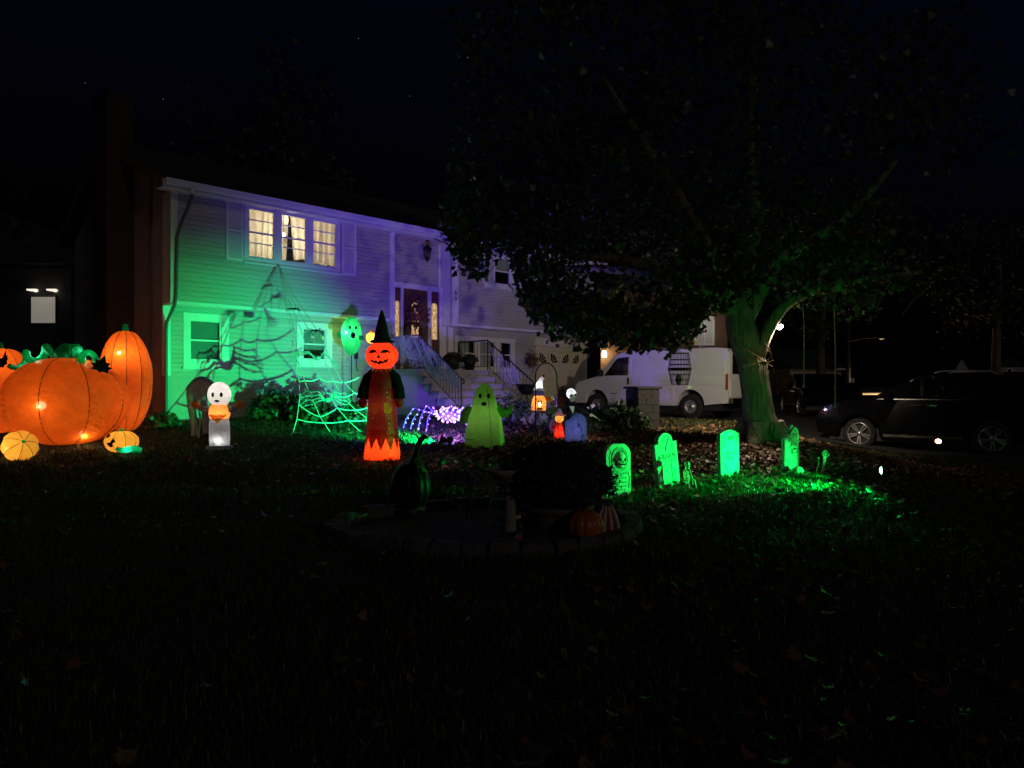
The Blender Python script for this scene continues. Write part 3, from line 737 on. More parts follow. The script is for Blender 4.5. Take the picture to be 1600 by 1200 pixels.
# two planters on the landing
for (x, y, r, lab) in ((7.72, -.45, .30, 'dark mum in a pot on the landing, nearer the front door'), (8.32, -.52, .25, 'dark mum in a pot on the landing, close to the iron railing')):
    o = thing('flower_pot', lab, 'planter', hw(x, y, 2.0), HROT, 'potted mums on the landing')
    MB().lathe([(0,0),(.13,0),(.17,.22),(.185,.22),(.185,.26),(.16,.26),(.15,.2)], 18).build('pot', 'black_plastic', o)
    its = []
    for k in range(700):
        d = Vector((rng.normal(), rng.normal(), abs(rng.normal()))).normalized(); rr = r*(.75+.3*rng.random())
        its.append((Vector((d.x*rr, d.y*rr, .27+d.z*rr*.85)), d+Vector((rng.normal(), rng.normal(), rng.normal()))*.4, rng.random()*6, .05))
    stuff(leaf_cloud(its, MAPLE_LO, 'foliage', 'mum_leaf', o))
    MB().ell((0,0,.27), (r*.75,r*.75,r*.62), 12, 8).build('stems', 'mum_leaf', o)
# hanging flower basket by the garage
o = thing('hanging_basket', 'hanging flower basket between the triple window and the garage', 'flower basket', hw(11.85, .30, 2.35), HROT)
MB().lathe([(0,-.12),(.10,-.08),(.15,.04),(.155,.05)], 14).build('basket', 'bark', o)
its = [(Vector((rng.normal()*.13, rng.normal()*.12, .05+.12*rng.normal())), Vector((rng.normal(), rng.normal(), rng.normal()+.3)), rng.random()*6, .06) for k in range(420)]
stuff(leaf_cloud(its, MAPLE_LO, 'foliage', 'leaf_litter', o))
h_ = MB()
for a in (0, 2.1, 4.2): h_.tube([(.15*math.cos(a), .15*math.sin(a), .05), (0, 0, .42)], .005, 4)
h_.tube([(0,0,.42),(0,.1,.46),(0,.2,.44)], .008, 5).build('hanger', 'iron', o)

# ------------------------------------------------------------------ neighbours
nb = thing('neighbour_house', 'brown clapboard house behind the white van', 'house', (4.2, 33.5, .6), .12)
MB().box(0, 6.2, 0, 7, -.5, 5.4).build('wall', 'brown_wall', nb)
for k in range(44): MB().add([(-.02,-.03,k*.12),(6.22,-.03,k*.12),(6.22,-.006,k*.12+.12),(-.02,-.006,k*.12+.12),(-.02,0,k*.12),(6.22,0,k*.12)], [(0,1,2,3),(4,5,1,0)]).build('siding_board', 'brown_wall', nb)
MB().prism([(-.5, 5.4), (6.7, 5.4), (6.7, 5.55), (3.1, 7.8), (-.5, 5.55)], -.4, 7.4).build('roof', 'roofing', nb)
for (x, z) in ((4.55, 2.9), (1.2, 1.2)):
    w_ = MB()
    for r in cut(x, x+1.0, z, z+1.4, [(x+.1, x+.9, z+.1, z+1.3)]): w_.box(r[0], r[1], -.07, .0, r[2], r[3])
    w_.box(x+.47, x+.53, -.06, 0, z+.1, z+1.3); wo = w_.build('window', 'trim', nb)
    MB().box(x+.1, x+.9, -.035, -.03, z+.1, z+1.3).build('pane', 'blind', wo)
o = MB().box(.05, .2, -.18, -.04, 2.3, 2.6).build('wall_lantern', 'bulb_warm', nb)
lamp('porch_light', 'POINT', (.13, -.5, 2.45), 35, (1, .75, .4), nb, radius=.08)
lamp('porch_light', 'POINT', (5.2, -1.2, 3.9), 18, (1, .9, .8), nb, radius=.08)
nb = thing('neighbour_house', 'unlit house with a small bright window under two lamps', 'house', (-30, 29, .3), 0)
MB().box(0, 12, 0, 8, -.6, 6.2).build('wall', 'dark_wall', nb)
MB().prism([(-.5, 6.2), (12.5, 6.2), (12.5, 6.4), (6, 9.4), (-.5, 6.4)], -.4, 8.4).build('roof', 'roofing', nb)
w_ = MB()
for r in cut(10.35, 11.45, 3.75, 4.95, [(10.4, 11.4, 3.8, 4.9)]): w_.box(r[0], r[1], -.08, .0, r[2], r[3])
wo = w_.build('window', 'black_plastic', nb)
for k in range(16):
    MB().box(10.41+k*.062, 10.41+k*.062+.052, -.05, -.045, 3.82, 4.88).build('blind_slat', 'lit_blind', wo)
for x in (10.45, 11.25):
    MB().box(x, x+.28, -.40, -.1, 5.10, 5.16).box(x+.1, x+.18, -.1, 0, 5.08, 5.2).build('wall_lamp', 'lit_shade', nb)
lamp('wall_light', 'POINT', (10.9, -.55, 5.0), .8, (1, .95, .9), nb, radius=.08)
nb = thing('neighbour_house', 'low house with a pale lit eave behind the street, next to the bare trunk', 'house', (28.3, 67, .9), .5)
MB().box(-3, 4.2, 0, 6, -.5, 2.35).build('wall', 'far_wall', nb)
MB().prism([(-.6, 2.3), (6.6, 2.3), (6.6, 2.45), (3, 4.4), (-.6, 2.45)], -3.4, 4.6, Matrix.Rotation(0, 4, 'Z') @ Matrix(((0,1,0,0),(1,0,0,0),(0,0,1,0),(0,0,0,1)))).build('roof', 'roofing', nb)
MB().box(2.6, 4.65, -.75, -.6, 2.26, 2.42).build('gutter', 'trim', nb)
for (X, Y, lab, w_, hh) in ((95, 150, 'distant gabled house with dark windows above the black car roof', 2.3, 4.2), (105, 150, 'distant pale house with one tall window, seen over the black car', 3.2, 3.6)):
    nb = thing('far_house', lab, 'house', (X, Y, 1.2), 0, 'far houses over the street')
    if w_ < 3:
        MB().prism([(-w_, 0), (w_, 0), (w_, 2.6), (0, 6.4), (-w_, 2.6)], 0, 6).build('wall', 'far_wall', nb)
        MB().prism([(-w_-.2, 2.5), (0, 6.4), (w_+.2, 2.5), (w_+.2, 2.7), (0, 6.65), (-w_-.2, 2.7)], -.2, 6.2).build('roof', 'roofing', nb)
        for x in (-1.4, -.3, 1.0): MB().box(x, x+.6, -.06, .01, 1.5, 2.5).build('window', 'black_glass', nb)
    else:
        MB().box(-3, 3.5, 0, 6, 0, 4.6).build('wall', 'far_wall', nb)
        f_ = MB()
        for r in cut(-.7, .7, 2.3, 4.3, [(-.4, .4, 2.5, 4.1)]): f_.box(r[0], r[1], -.1, 0, r[2], r[3])
        wo = f_.build('window', 'trim', nb); MB().box(-.4, .4, -.05, -.04, 2.5, 4.1).build('pane', 'black_glass', wo)
        MB().prism([(-3.3, 4.6), (3.8, 4.6), (.2, 6.6)], -.3, 6.3).build('roof', 'roofing', nb)

# ------------------------------------------------------------------ trees
def limb(mb, pts, radii, n=14, rough=.06, seed=0):
    P = [Vector(p) for p in pts]; out_p = []; out_r = []
    for i in range(len(P)-1):                                     # Catmull-Rom through the joints
        p0, p1, p2, p3 = P[max(i-1, 0)], P[i], P[i+1], P[min(i+2, len(P)-1)]
        m_ = max(3, int((p2-p1).length/(.045 if n > 40 else .12)))
        for k in range(m_):
            t = k/m_; out_p.append(.5*((2*p1)+(p2-p0)*t+(2*p0-5*p1+4*p2-p3)*t*t+(3*p1-p0-3*p2+p3)*t**3)); out_r.append(radii[i]+(radii[i+1]-radii[i])*t)
    out_p.append(P[-1]); out_r.append(radii[-1])
    s0 = len(mb.v); mb.tube(out_p, out_r, n, True)
    for k in range(s0, s0+len(out_p)*n):                          # furrowed bark
        v = Vector(mb.v[k]); i = (k-s0)//n; c = out_p[i]; d = v-c
        a = ((k-s0) % n)/n*2*PI
        f_ = 1+(.055*(abs(noise.noise(Vector((math.cos(a)*9+seed, math.sin(a)*9, v.z*1.6))))*2-.5)+.02*noise.noise(Vector((math.cos(a)*25, math.sin(a)*25, v.z*6))) if n > 40 else 0)+rough*(noise.noise(Vector((math.cos(a)*3+seed, math.sin(a)*3, v.z*.9)))+.6*noise.noise(Vector((math.cos(a)*7, math.sin(a)*7+seed, v.z*2.2))))
        mb.v[k] = tuple(c+d*f_)
    return mb
TB = gat(1192, 690); TY = TB.y
tree = thing('maple_tree', 'big maple tree with thick furrowed trunk and low leafy crown', 'tree', (0, 0, 0))
def T(px, py, dy=0): return at(px, py, TY+dy)
tk = MB()
limb(tk, [TB+Vector((.05,0,-.25)), TB+Vector((.02,0,.08)), T(1186,650), T(1180,605), T(1172,560), T(1160,520), T(1152,485)], [.48,.36,.285,.262,.262,.275,.22], 64, .035)
for a in (.3, 1.5, 2.8, 4.1, 5.2):                                  # root flare
    d = Vector((math.cos(a), math.sin(a), 0)); q0 = TB+d*.28+Vector((0,0,.28)); q1 = onground(TB.x+d.x*.55, TB.y+d.y*.55, .03); q2 = onground(TB.x+d.x*.95, TB.y+d.y*.95, -.08)
    limb(tk, [q0, q1, q2], [.20,.14,.05], 10, .1, a)
limb(tk, [T(1168,545), T(1150,490), T(1125,460,-.2), T(1085,440,-.5), T(1030,420,-.9), T(960,405,-1.2), T(880,400,-1.4)], [.18,.20,.17,.14,.11,.08,.04], 48, .05, 1)
limb(tk, [T(1158,500), T(1165,450,.1), T(1175,400,.3), T(1180,330,.5), T(1170,240,.8), T(1175,120,1), T(1180,-20,1)], [.22,.18,.16,.14,.12,.09,.05], 20, .07, 2)
limb(tk, [T(1165,500,.05), T(1195,440,-.1), T(1215,408,-.2), T(1255,384,-.4), T(1330,330,-.6), T(1400,250,-.8)], [.15,.155,.15,.14,.10,.05], 14, .07, 3)
limb(tk, [T(1176,585,-.05), T(1188,550,-.10), T(1202,512,-.16), T(1231,474,-.25), T(1290,447,-.5), T(1345,438,-.7), T(1400,430,-.9), T(1440,425,-1)], [.11,.12,.115,.10,.085,.07,.05,.03], 24, .07, 4)
limb(tk, [T(1150,490), T(1110,400,-.8), T(1060,310,-1.6), T(1000,220,-2.4), T(940,120,-3)], [.17,.15,.12,.09,.04], 12, .07, 5)
limb(tk, [T(1125,460,.2), T(1040,430,1.0), T(940,420,1.8), T(840,420,2.4)], [.16,.12,.09,.04], 12, .07, 6)
tk.build('trunk', 'bark', tree)
# crown: sprays of leaves hung through the volume, thinner at the rim
def low_edge(x): return float(np.interp(x, [-1.6, -.9, -.2, .4, 1.0, 1.8, 2.8, 3.4, 3.9, 4.5, 5.6, 6.8, 8.2], [3.5, 3.15, 3.0, 2.75, 2.25, 2.12, 2.12, 2.35, 3.0, 3.6, 3.1, 2.95, 3.5]))
# the rim of the crown, as heights above the yard: high over the steps, low over the van, lifted again past the fork
RIM = [(-.16, .40), (-.10, .215), (-.088, .172), (-.05, .150), (-.036, .152), (-.030, .190), (-.004, .188), (.004, .150), (.02, .112), (.035, .088), (.055, .070), (.085, .060), (.13, .052), (.18, .050), (.235, .053), (.262, .068), (.28, .100), (.31, .118), (.36, .13), (.43, .112), (.50, .105), (.55, .13), (.62, .2)]
def inside_rim(p, m_=0):
    a, e = p.x/p.y, (p.z-EYE)/p.y
    return e > float(np.interp(a, [q[0] for q in RIM], [q[1] for q in RIM]))+.030*noise.noise(Vector((p.x*1.7, p.y*1.7, 1)))+.014*noise.noise(Vector((p.x*5, p.y*5, 1)))+m_ and a > -.092+.022*noise.noise(Vector((p.z*1.2, 3, 0)))
sprays = []
CC = Vector((2.9, TY-.2, 6.0))
tries = 0
while len(sprays) < 900 and tries < 60000:
    tries += 1
    d = Vector((rng.random()*2-1, rng.random()*2-1, rng.random()*2-1))
    if d.length > 1: continue
    rr = d.length
    if rng.random() > .25+.75*rr: continue
    p = CC+Vector((d.x*(4.6 if d.x < 0 else 5.3), d.y*3.9, d.z*4.6))
    if p.x < 1: p.x += .12*(p.z-3)*0
    lo = low_edge(p.x)+.30*noise.noise(Vector((p.x*1.3, p.y*1.3, 2)))+.035*(p.y-TY)**2
    if p.z < lo*.8 or not inside_rim(p, .022): continue
    if abs(p.x-TB.x+.3) < .75 and p.y < TY+.4 and p.z < 3.7: continue          # the fork stays open to view
    if 4.55 < p.x < 7.6 and p.z < 3.9 and noise.noise(Vector((p.x*1.6, p.z*1.6, 9))) < .18: continue
    if noise.noise(p*.8+Vector((5, 1, 3)))+.35*noise.noise(p*2.1) < -.10: continue
    sprays.append(p)
for k in range(230):                                                 # drooping fringe along the low edge
    x = -1.3+5.1*rng.random(); y = TY-2.6+3.4*rng.random(); a_ = x/y; sprays.append(Vector((x, y, EYE+y*(float(np.interp(a_, [q[0] for q in RIM], [q[1] for q in RIM]))+.018+.045*rng.random()**2))))
for (px, py, dy) in [(715,395,-.6),(735,418,-.6),(742,432,-.5),(803,470,-.7),(818,492,-.9),(840,505,-.8),(720,300,-.2),(735,270,0),(700,330,-.2),(1300,452,-.6),(1330,470,-.7),(1370,470,-.8),(1395,455,-.9),(1420,440,-1),(1345,490,-.8),(1262,440,-.5),(1280,430,-.6),(1310,425,-.7),(1335,415,-.7),(1360,425,-.9),(1380,415,-.8),(1290,465,-.6),(1240,400,-.5),(1265,370,-.6),(1300,345,-.7),(1250,420,-.6)]:
    for k in range(3): sprays.append(T(px, py, dy)+Vector((rng.normal(), rng.normal(), rng.normal()))*.16)
its = []
for p in sprays:
    nl = 12+int(26*rng.random()); sp = .24+.2*rng.random(); dr_ = Vector((rng.normal()*.3, rng.normal()*.3, -.5))
    for k in range(nl):
        q = p+Vector((rng.normal(), rng.normal(), rng.normal()*.75))*sp
        if not inside_rim(q): continue
        its.append((q, Vector((rng.normal()*.7, -.5+rng.normal()*.6, .55+rng.normal()*.5)), PI+rng.normal()*.9, .06+.105*rng.random()))
its.sort(key=lambda i: (i[0]-Vector((0, 0, 1.5))).length-2.2*i[3]/.16)
near, rest = its[:300], its[300:]
proto_me = []
for v in range(6):
    n_ = len(MAPLE); me = bpy.data.meshes.new('leaf')
    me.from_pydata([(x, y-.4, .18*(abs(x)*1.2+(y-.4)**2)*(1+.3*math.sin(v+x*5))) for x, y in MAPLE], [], [tuple(range(n_))]); me.materials.append(MATS['leaf']); me.update(); proto_me.append(me)
for i, (p, nrm, tw, sz) in enumerate(near):
    o = link('leaf', proto_me[i % 6], None, tree); o.location = p
    o.rotation_euler = (nrm.to_track_quat('Z', 'Y').to_matrix() @ Matrix.Rotation(tw, 3, 'Z')).to_euler(); o.scale = (sz, sz, sz)
stuff(leaf_cloud(rest, MAPLE, 'crown', 'leaf', tree))
# thin twigs
tw_ = MB()
for p in sprays[::4]:
    q = p+Vector((rng.normal()*.35, rng.normal()*.35, .25+.3*rng.random())); tw_.tube([p, (p+q)/2+Vector((0,0,.06)), q], [.004,.007,.011], 4)
stuff(tw_.build('twig', 'bark', tree))
def far_tree(label, x, y, h, r, n, seed):
    g = np.random.default_rng(seed); o = thing('background_tree', label, 'tree', (x, y, gz(x, y)), 0, 'trees beyond the roof and street')
    t = MB(); limb(t, [(0,0,-.3),(0,0,h*.3),(.2,0,h*.6),(.1,.1,h*.85)], [.3,.24,.16,.05], 10, .08, seed); t.build('trunk', 'bark', o)
    it = []
    cl = [Vector((g.normal(), g.normal(), g.normal())).normalized()*(.4+.6*g.random()) for _ in range(70)]
    for _ in range(n):
        c = cl[g.integers(70)]; p = Vector((c.x*r, c.y*r, h*.64+c.z*h*.36))+Vector((g.normal(), g.normal(), g.normal()))*r*.13
        it.append((p, Vector((g.normal(), g.normal(), g.normal()+.4)), g.random()*6, .16+.2*g.random()))
    stuff(leaf_cloud(it, MAPLE_LO, 'crown', 'far_leaf', o))
far_tree('tall dark tree rising behind the house roof', -13.0, 40, 19, 5.5, 5200, 1)
far_tree('dark tree beyond the brown house', 13, 44, 13, 5, 3600, 2)
far_tree('dark street tree near the lit road', 20, 46, 11, 4.2, 3000, 3)
far_tree('dark tree standing behind the parked black car', 30, 44, 12, 4.5, 3000, 4)
far_tree('dark tree beside the unlit house with two wall lamps', -21, 24, 12, 3.6, 3000, 5)
# bare roadside trunk against the lit road, seen between the swing ropes
o = thing('utility_pole', 'wooden pole with a street lamp arm at the lit road', 'street lamp', (24.6, 52, .9))
MB().tube([(0,0,-.3),(0,0,8.5)], [.16,.11], 10).build('pole', 'wood_pole', o)
MB().tube([(0,0,3.95),(1.0,-.1,4.15),(2.2,-.2,4.25)], .04, 8).build('arm', 'iron', o)
MB().ell((2.35,-.2,4.2), (.28,.14,.10), 14, 8).build('lamp_head', 'iron', o)
MB().ell((2.35,-.2,4.13), (.17,.1,.05), 12, 6).build('bulb', 'street_bulb', o)
lamp('street_light', 'SPOT', (2.4,-.2,4.0), 5200, (1,.70,.40), o, (.22,.05,-1), 128, .5, .1)
o = thing('mailbox_post', 'pale square post beside the lit road', 'post', (31.6, 66, gz(31.6, 66)), 0)
MB().box(-.14, .14, -.14, .14, -.2, 1.35).box(-.17, .17, -.17, .17, 1.35, 1.45).build('post', 'trim', o)

# ------------------------------------------------------------------ vehicles
def wheel(parent, x, y, z, r, rimr, w, style, side):
    M = Matrix.Translation((x, y, z)) @ Matrix.Rotation(PI/2*(-side), 4, 'X')     # local z points outwards
    t = MB(); pr = [(rimr*.98,-w/2),(r*.93,-w/2),(r,-w*.32),(r,w*.32),(r*.95,w*.46),(rimr*1.03,w*.5),(rimr*.97,w*.42),(rimr*.97,-w/2)]
    t.lathe(pr, 40, M=M); v = t.v; t.v = [tuple(Vector(q)) for q in v]
    # lathe adds c after M, M already has the place
    wo = t.build('wheel', 'tyre', parent)
    rm = MB()
    if style == 'steel':
        rm.lathe([(rimr,.40*w),(rimr*.93,.46*w),(rimr*.88,.36*w),(rimr*.84,.22*w),(rimr*.62,.20*w),(rimr*.5,.30*w),(rimr*.36,.34*w),(rimr*.30,.46*w),(.0,.48*w)], 32, M=M)
        rm.build('rim', 'rim_steel', wo)
        hl = MB()
        for k in range(8):
            a = k*PI/4; Mk = M @ Matrix.Translation((rimr*.72*math.cos(a), rimr*.72*math.sin(a), .215*w)); hl.lathe([(0,.004),(rimr*.085,.004),(rimr*.09,-.004)], 10, M=Mk)
        stuff(hl.build('hub_hole', 'hub_dark', wo)); MB().lathe([(0,.49*w),(rimr*.2,.488*w)], 14, M=M).build('hub_cap', 'hub_dark', wo)
    else:
        rm.lathe([(rimr*.93,.30*w),(rimr,.44*w),(rimr*.985,.48*w),(rimr*.93,.45*w),(rimr*.92,.30*w)], 40, M=M)
        for k in range(5):
            for dd in (-.14, .14):
                a = k*2*PI/5+.3
                c0 = Vector((rimr*.16*math.cos(a+dd*2.2), rimr*.16*math.sin(a+dd*2.2), .36*w)); c1 = Vector((rimr*.95*math.cos(a+dd), rimr*.95*math.sin(a+dd), .42*w))
                dv = (c1-c0).normalized(); nn = Vector((-dv.y, dv.x, 0)).normalized()*rimr*.052
                vs = [M @ q for q in (c0-nn, c0+nn, c1+nn*1.25, c1-nn*1.25, c0-nn-Vector((0,0,.05)), c0+nn-Vector((0,0,.05)), c1+nn*1.2-Vector((0,0,.05)), c1-nn*1.2-Vector((0,0,.05)))]
                rm.add(vs, [(0,1,2,3),(7,6,5,4),(0,4,5,1),(1,5,6,2),(2,6,7,3),(3,7,4,0)])
        rm.lathe([(rimr*.24,.28*w),(rimr*.23,.42*w),(rimr*.15,.46*w),(0,.47*w)], 20, M=M); rm.build('rim', 'rim_silver', wo)
        MB().lathe([(0,.05*w),(rimr*.92,.05*w)], 24, M=M).build('brake_disc', 'hub_dark', wo)
    return wo
def wheel_arch(x, r, z0, n=12): return [(x+r*math.cos(PI-PI*i/n), z0+r*math.sin(PI-PI*i/n)) for i in range(n+1)]
def shell(prof, hw_, taper, M=None, bev=.05):                            # side profile pulled to width, roof drawn in
    mb = MB(); mb.prism(prof, -hw_, hw_)
    return mb
def body(name, prof, hw_, z_in, k_in, mat, parent, bev=.05):
    mb = shell(prof, hw_, 0); me = mb.mesh(name); bm = bmesh.new(); bm.from_mesh(me)
    bmesh.ops.remove_doubles(bm, verts=bm.verts[:], dist=1e-4)
    bmesh.ops.dissolve_limit(bm, angle_limit=.02, verts=bm.verts[:], edges=bm.edges[:])
    es = [e for e in bm.edges if abs(e.verts[0].co.y-e.verts[1].co.y) < 1e-4 and len(e.link_faces) == 2 and e.calc_face_angle(0) > .8 and max(e.verts[0].co.z, e.verts[1].co.z) > .45]
    bmesh.ops.bevel(bm, geom=es, offset=bev, segments=4, profile=.5, affect='EDGES', clamp_overlap=True)
    for v in bm.verts:
        if v.co.z > z_in: v.co.y *= 1-k_in*(v.co.z-z_in)
    for f in bm.faces: f.smooth = len(f.verts) == 4
    bmesh.ops.triangulate(bm, faces=[f for f in bm.faces if len(f.verts) > 4])
    bm.to_mesh(me); bm.free(); return link(name, me, mat, parent)
VH = -HU.y, HU.x                                                          # vehicle heading: towards the garage
vrot = math.atan2(HU.x, -HU.y)
vp = Vector((6.05, 19.85, 0))+Vector((HU.x, HU.y, 0))*1.0
gv = gz(5.6, 21.0)+.03
van = thing('cargo_van', 'white cargo van parked in the driveway facing the garage', 'van', (vp.x, vp.y, gv), vrot)
# x runs from the rear doors (0) to the nose (5.65); +y is the side turned to the lawn
prof = [(0.02,.48),(.70,.42)] + wheel_arch(1.23,.46,.40) + [(1.72,.38),(3.95,.38),(4.22,.40)] + wheel_arch(4.72,.46,.40) + [(5.22,.42),(5.60,.42),(5.66,.55),(5.64,.92),(5.50,1.10),(4.98,1.22),(4.62,1.32),(4.05,1.92),(3.80,2.02),(3.4,2.06),(.4,2.06),(.10,2.02),(.0,1.85)]
vb = body('body', prof, .99, 1.15, .10, 'van_paint', van, .05)
def side(poly, th=.004, y=.99, z_in=1.15, k=.10):
    def fy(z, o_): return (y+o_)*(1-(k*(z-z_in) if z > z_in else 0))
    return poly, fy
def side_patch(name, poly, off, th, mat, parent, y=.99, z_in=1.15, k=.10, both=True):
    for s_ in ((1, -1) if both else (1,)):
        mb = MB(); m2 = MB().prism(poly, 0, 1)
        vs = []
        for v in m2.v:
            yy = (y+(off+th if v[1] > .5 else off))*(1-(k*(v[2]-z_in) if v[2] > z_in else 0)); vs.append((v[0], s_*yy, v[2]))
        mb.add(vs, m2.f if s_ < 0 else [f[::-1] for f in m2.f]); mb.build(name, mat, parent)
def split(poly_x0, x1, z0, z1, n=3):                                       # rectangle with inner heights so it can lean with the side
    zs = [z0] + ([1.15] if z0 < 1.15 < z1 else []) + [z1]
    return [(poly_x0, z) for z in zs][::-1] and [(poly_x0, z0), (x1, z0)] + [(x1, z) for z in zs[1:]] + [(poly_x0, z) for z in zs[::-1][:-1]]
side_patch('door', [(3.36,.47),(4.16,.47),(4.30,.75),(4.46,1.0),(4.46,1.15),(4.50,1.30),(3.95,1.93),(3.36,1.97),(3.36,1.15)], -.02, .026, 'van_paint', van)
side_patch('window', [(3.46,1.30),(4.40,1.30),(3.96,1.80),(3.86,1.86),(3.46,1.88)], .004, .005, 'black_glass', van)
side_patch('side_panel', split(.10, 1.60, .98, 1.22), -.02, .024, 'van_paint', van)
side_patch('side_panel', [(.12,1.28),(1.72,1.28),(1.72,1.94),(.12,1.94)], -.02, .023, 'van_paint', van)
side_patch('side_panel', [(1.76,1.28),(3.28,1.28),(3.28,1.95),(1.76,1.95)], -.02, .023, 'van_paint', van)
side_patch('side_panel', split(1.76, 3.30, .98, 1.22), -.02, .024, 'van_paint', van)
side_patch('side_panel', split(1.78, 3.30, .44, .92), -.02, .024, 'van_paint', van)
side_patch('handle', [(3.40,1.02),(3.47,1.02),(3.47,1.22),(3.40,1.22)], .005, .02, 'black_plastic', van)
side_patch('trim_strip', [(3.9,.72),(4.14,.72),(4.14,.745),(3.9,.745)], .005, .006, 'black_plastic', van)
side_patch('marker_lamp', [(.03,.85),(.10,.85),(.10,1.30),(.03,1.30)], -.02, .026, 'tail_red', van)
for s_ in (1, -1): MB().box(4.38, 4.48, s_*1.02 if s_ > 0 else -1.24, 1.24 if s_ > 0 else -1.02, 1.28, 1.50).build('mirror', 'black_plastic', van, .02)
ws = MB(); ws.add([(4.64,-.84,1.335),(4.64,.84,1.335),(4.07,.78,1.93),(4.07,-.78,1.93)], [(0,1,2,3)])
ws.v = [(v[0]+.012, v[1], v[2]+.012) for v in ws.v]; ws.build('windscreen', 'black_glass', van)
MB().box(-.11, .02, -.97, .97, .46, .62).build('bumper', 'chrome', van, .02)
MB().box(5.62, 5.74, -.97, .97, .44, .66).build('bumper', 'chrome', van, .02)
for (a, b_) in ((-.90, -.01), (.01, .90)):
    ro = MB().box(-.012, .03, a, b_, .66, 1.16).build('rear_door', 'van_paint', van, .01)
for (a, b_) in ((-.80, -.05), (.05, .80)): MB().box(-.018, .02, a*.97, b_*.97, 1.30, 1.86).build('rear_window', 'black_glass', van)
MB().box(-.03, .0, -.12, .12, .68, .80).build('number_plate_holder', 'black_plastic', van)
for (x, y) in ((1.23, .86), (1.23, -.86), (4.72, .86), (4.72, -.86)):
    wheel(van, x, y, .36, .37, .205, .24, 'steel', 1 if y > 0 else -1)
MB().box(.3, 5.3, -.85, .85, .25, .45).build('chassis', 'black_plastic', van)
rr = MB()
for x in (1.0, 2.2): rr.box(x, x+.05, -.8, .8, 2.10, 2.13).box(x, x+.05, -.8, -.76, 2.04, 2.12).box(x, x+.05, .76, .8, 2.04, 2.12)
rr.build('roof_rack', 'silver_tin', van)

def black_car(name, label, cat, p, rot, L, H, bonnet, wheelr, rimr, wb0, wb1, hwid=.93):
    o = thing(name, label, cat, p, rot); r = wheelr+.07
    zb = .32
    prof = [(0.06,zb+.12),(wb0-r-.05,zb)] + wheel_arch(wb0, r, wheelr) + [(wb0+r+.05,zb-.06),(wb1-r-.05,zb-.06)] + wheel_arch(wb1, r, wheelr) + [(wb1+r+.05,zb-.02),(L-.04,zb+.05),(L,.62),(L-.12,bonnet-.14),(L-.55,bonnet-.02),(L-1.25,bonnet+.06),(L-2.1,H-.10),(L-2.5,H-.01),(L-3.1,H),(.75,H-.05),(.35,H-.12),(.08,bonnet+.05),(0,bonnet-.2)]
    body('body', prof, hwid, bonnet-.02, .22, 'car_black', o, .07)
    kw = dict(y=hwid, z_in=bonnet-.02, k=.22)
    b_ = bonnet+.05
    side_patch('window', [(L-2.28,b_+.02),(L-1.48,b_+.02),(L-2.2,H-.13),(L-2.28,H-.12)], .003, .004, 'black_glass', o, **kw)
    side_patch('window', [(1.95,b_+.02),(L-2.36,b_+.02),(L-2.36,H-.12),(1.95,H-.12)], .003, .004, 'black_glass', o, **kw)
    side_patch('window', [(.55,b_+.04),(1.86,b_+.02),(1.86,H-.13),(.75,H-.15)], .003, .004, 'black_glass', o, **kw)
    side_patch('trim_strip', [(.5,b_-.02),(L-1.4,b_-.02),(L-1.4,b_),(.5,b_)], .003, .006, 'chrome', o, **kw)
    for x in (1.98, L-2.33): side_patch('handle', [(x,b_-.16),(x+.22,b_-.16),(x+.22,b_-.125),(x,b_-.125)], .004, .03, 'chrome', o, **kw)
    side_patch('sill', [(wb0+r+.1,zb),(wb1-r-.1,zb),(wb1-r-.1,zb+.06),(wb0+r+.1,zb+.06)], .003, .02, 'chrome', o, **kw)
    side_patch('tail_lamp', [(.01,bonnet-.22),(.30,bonnet-.2),(.26,bonnet-.04),(.05,bonnet-.04)], -.01, .02, 'tail_red', o, **kw)
    side_patch('headlamp', [(L-.40,bonnet-.22),(L-.10,bonnet-.26),(L-.16,bonnet-.14),(L-.42,bonnet-.10)], -.01, .02, 'lantern_glass', o, **kw)
    for s_ in (1, -1): MB().box(L-1.72, L-1.58, min(s_*(hwid-.02), s_*(hwid+.2)), max(s_*(hwid-.02), s_*(hwid+.2)), b_-.02, b_+.15).build('mirror', 'car_black', o, .02)
    for s_ in ((1, -1) if H > 1.55 else ()): MB().tube([(.9, s_*(hwid-.25), H-.04), (1.0, s_*(hwid-.25), H+.04), (L-2.7, s_*(hwid-.25), H+.05), (L-2.55, s_*(hwid-.25), H-.0)], .018, 6).build('roof_rail', 'silver_tin', o)
    for x in (wb0, wb1):
        for s_ in (1, -1): wheel(o, x, s_*(hwid-.12), wheelr, wheelr, rimr, .23, 'alloy', s_)
    MB().box(.3, L-.3, -hwid+.12, hwid-.12, .2, .5).build('chassis', 'black_plastic', o)
    return o
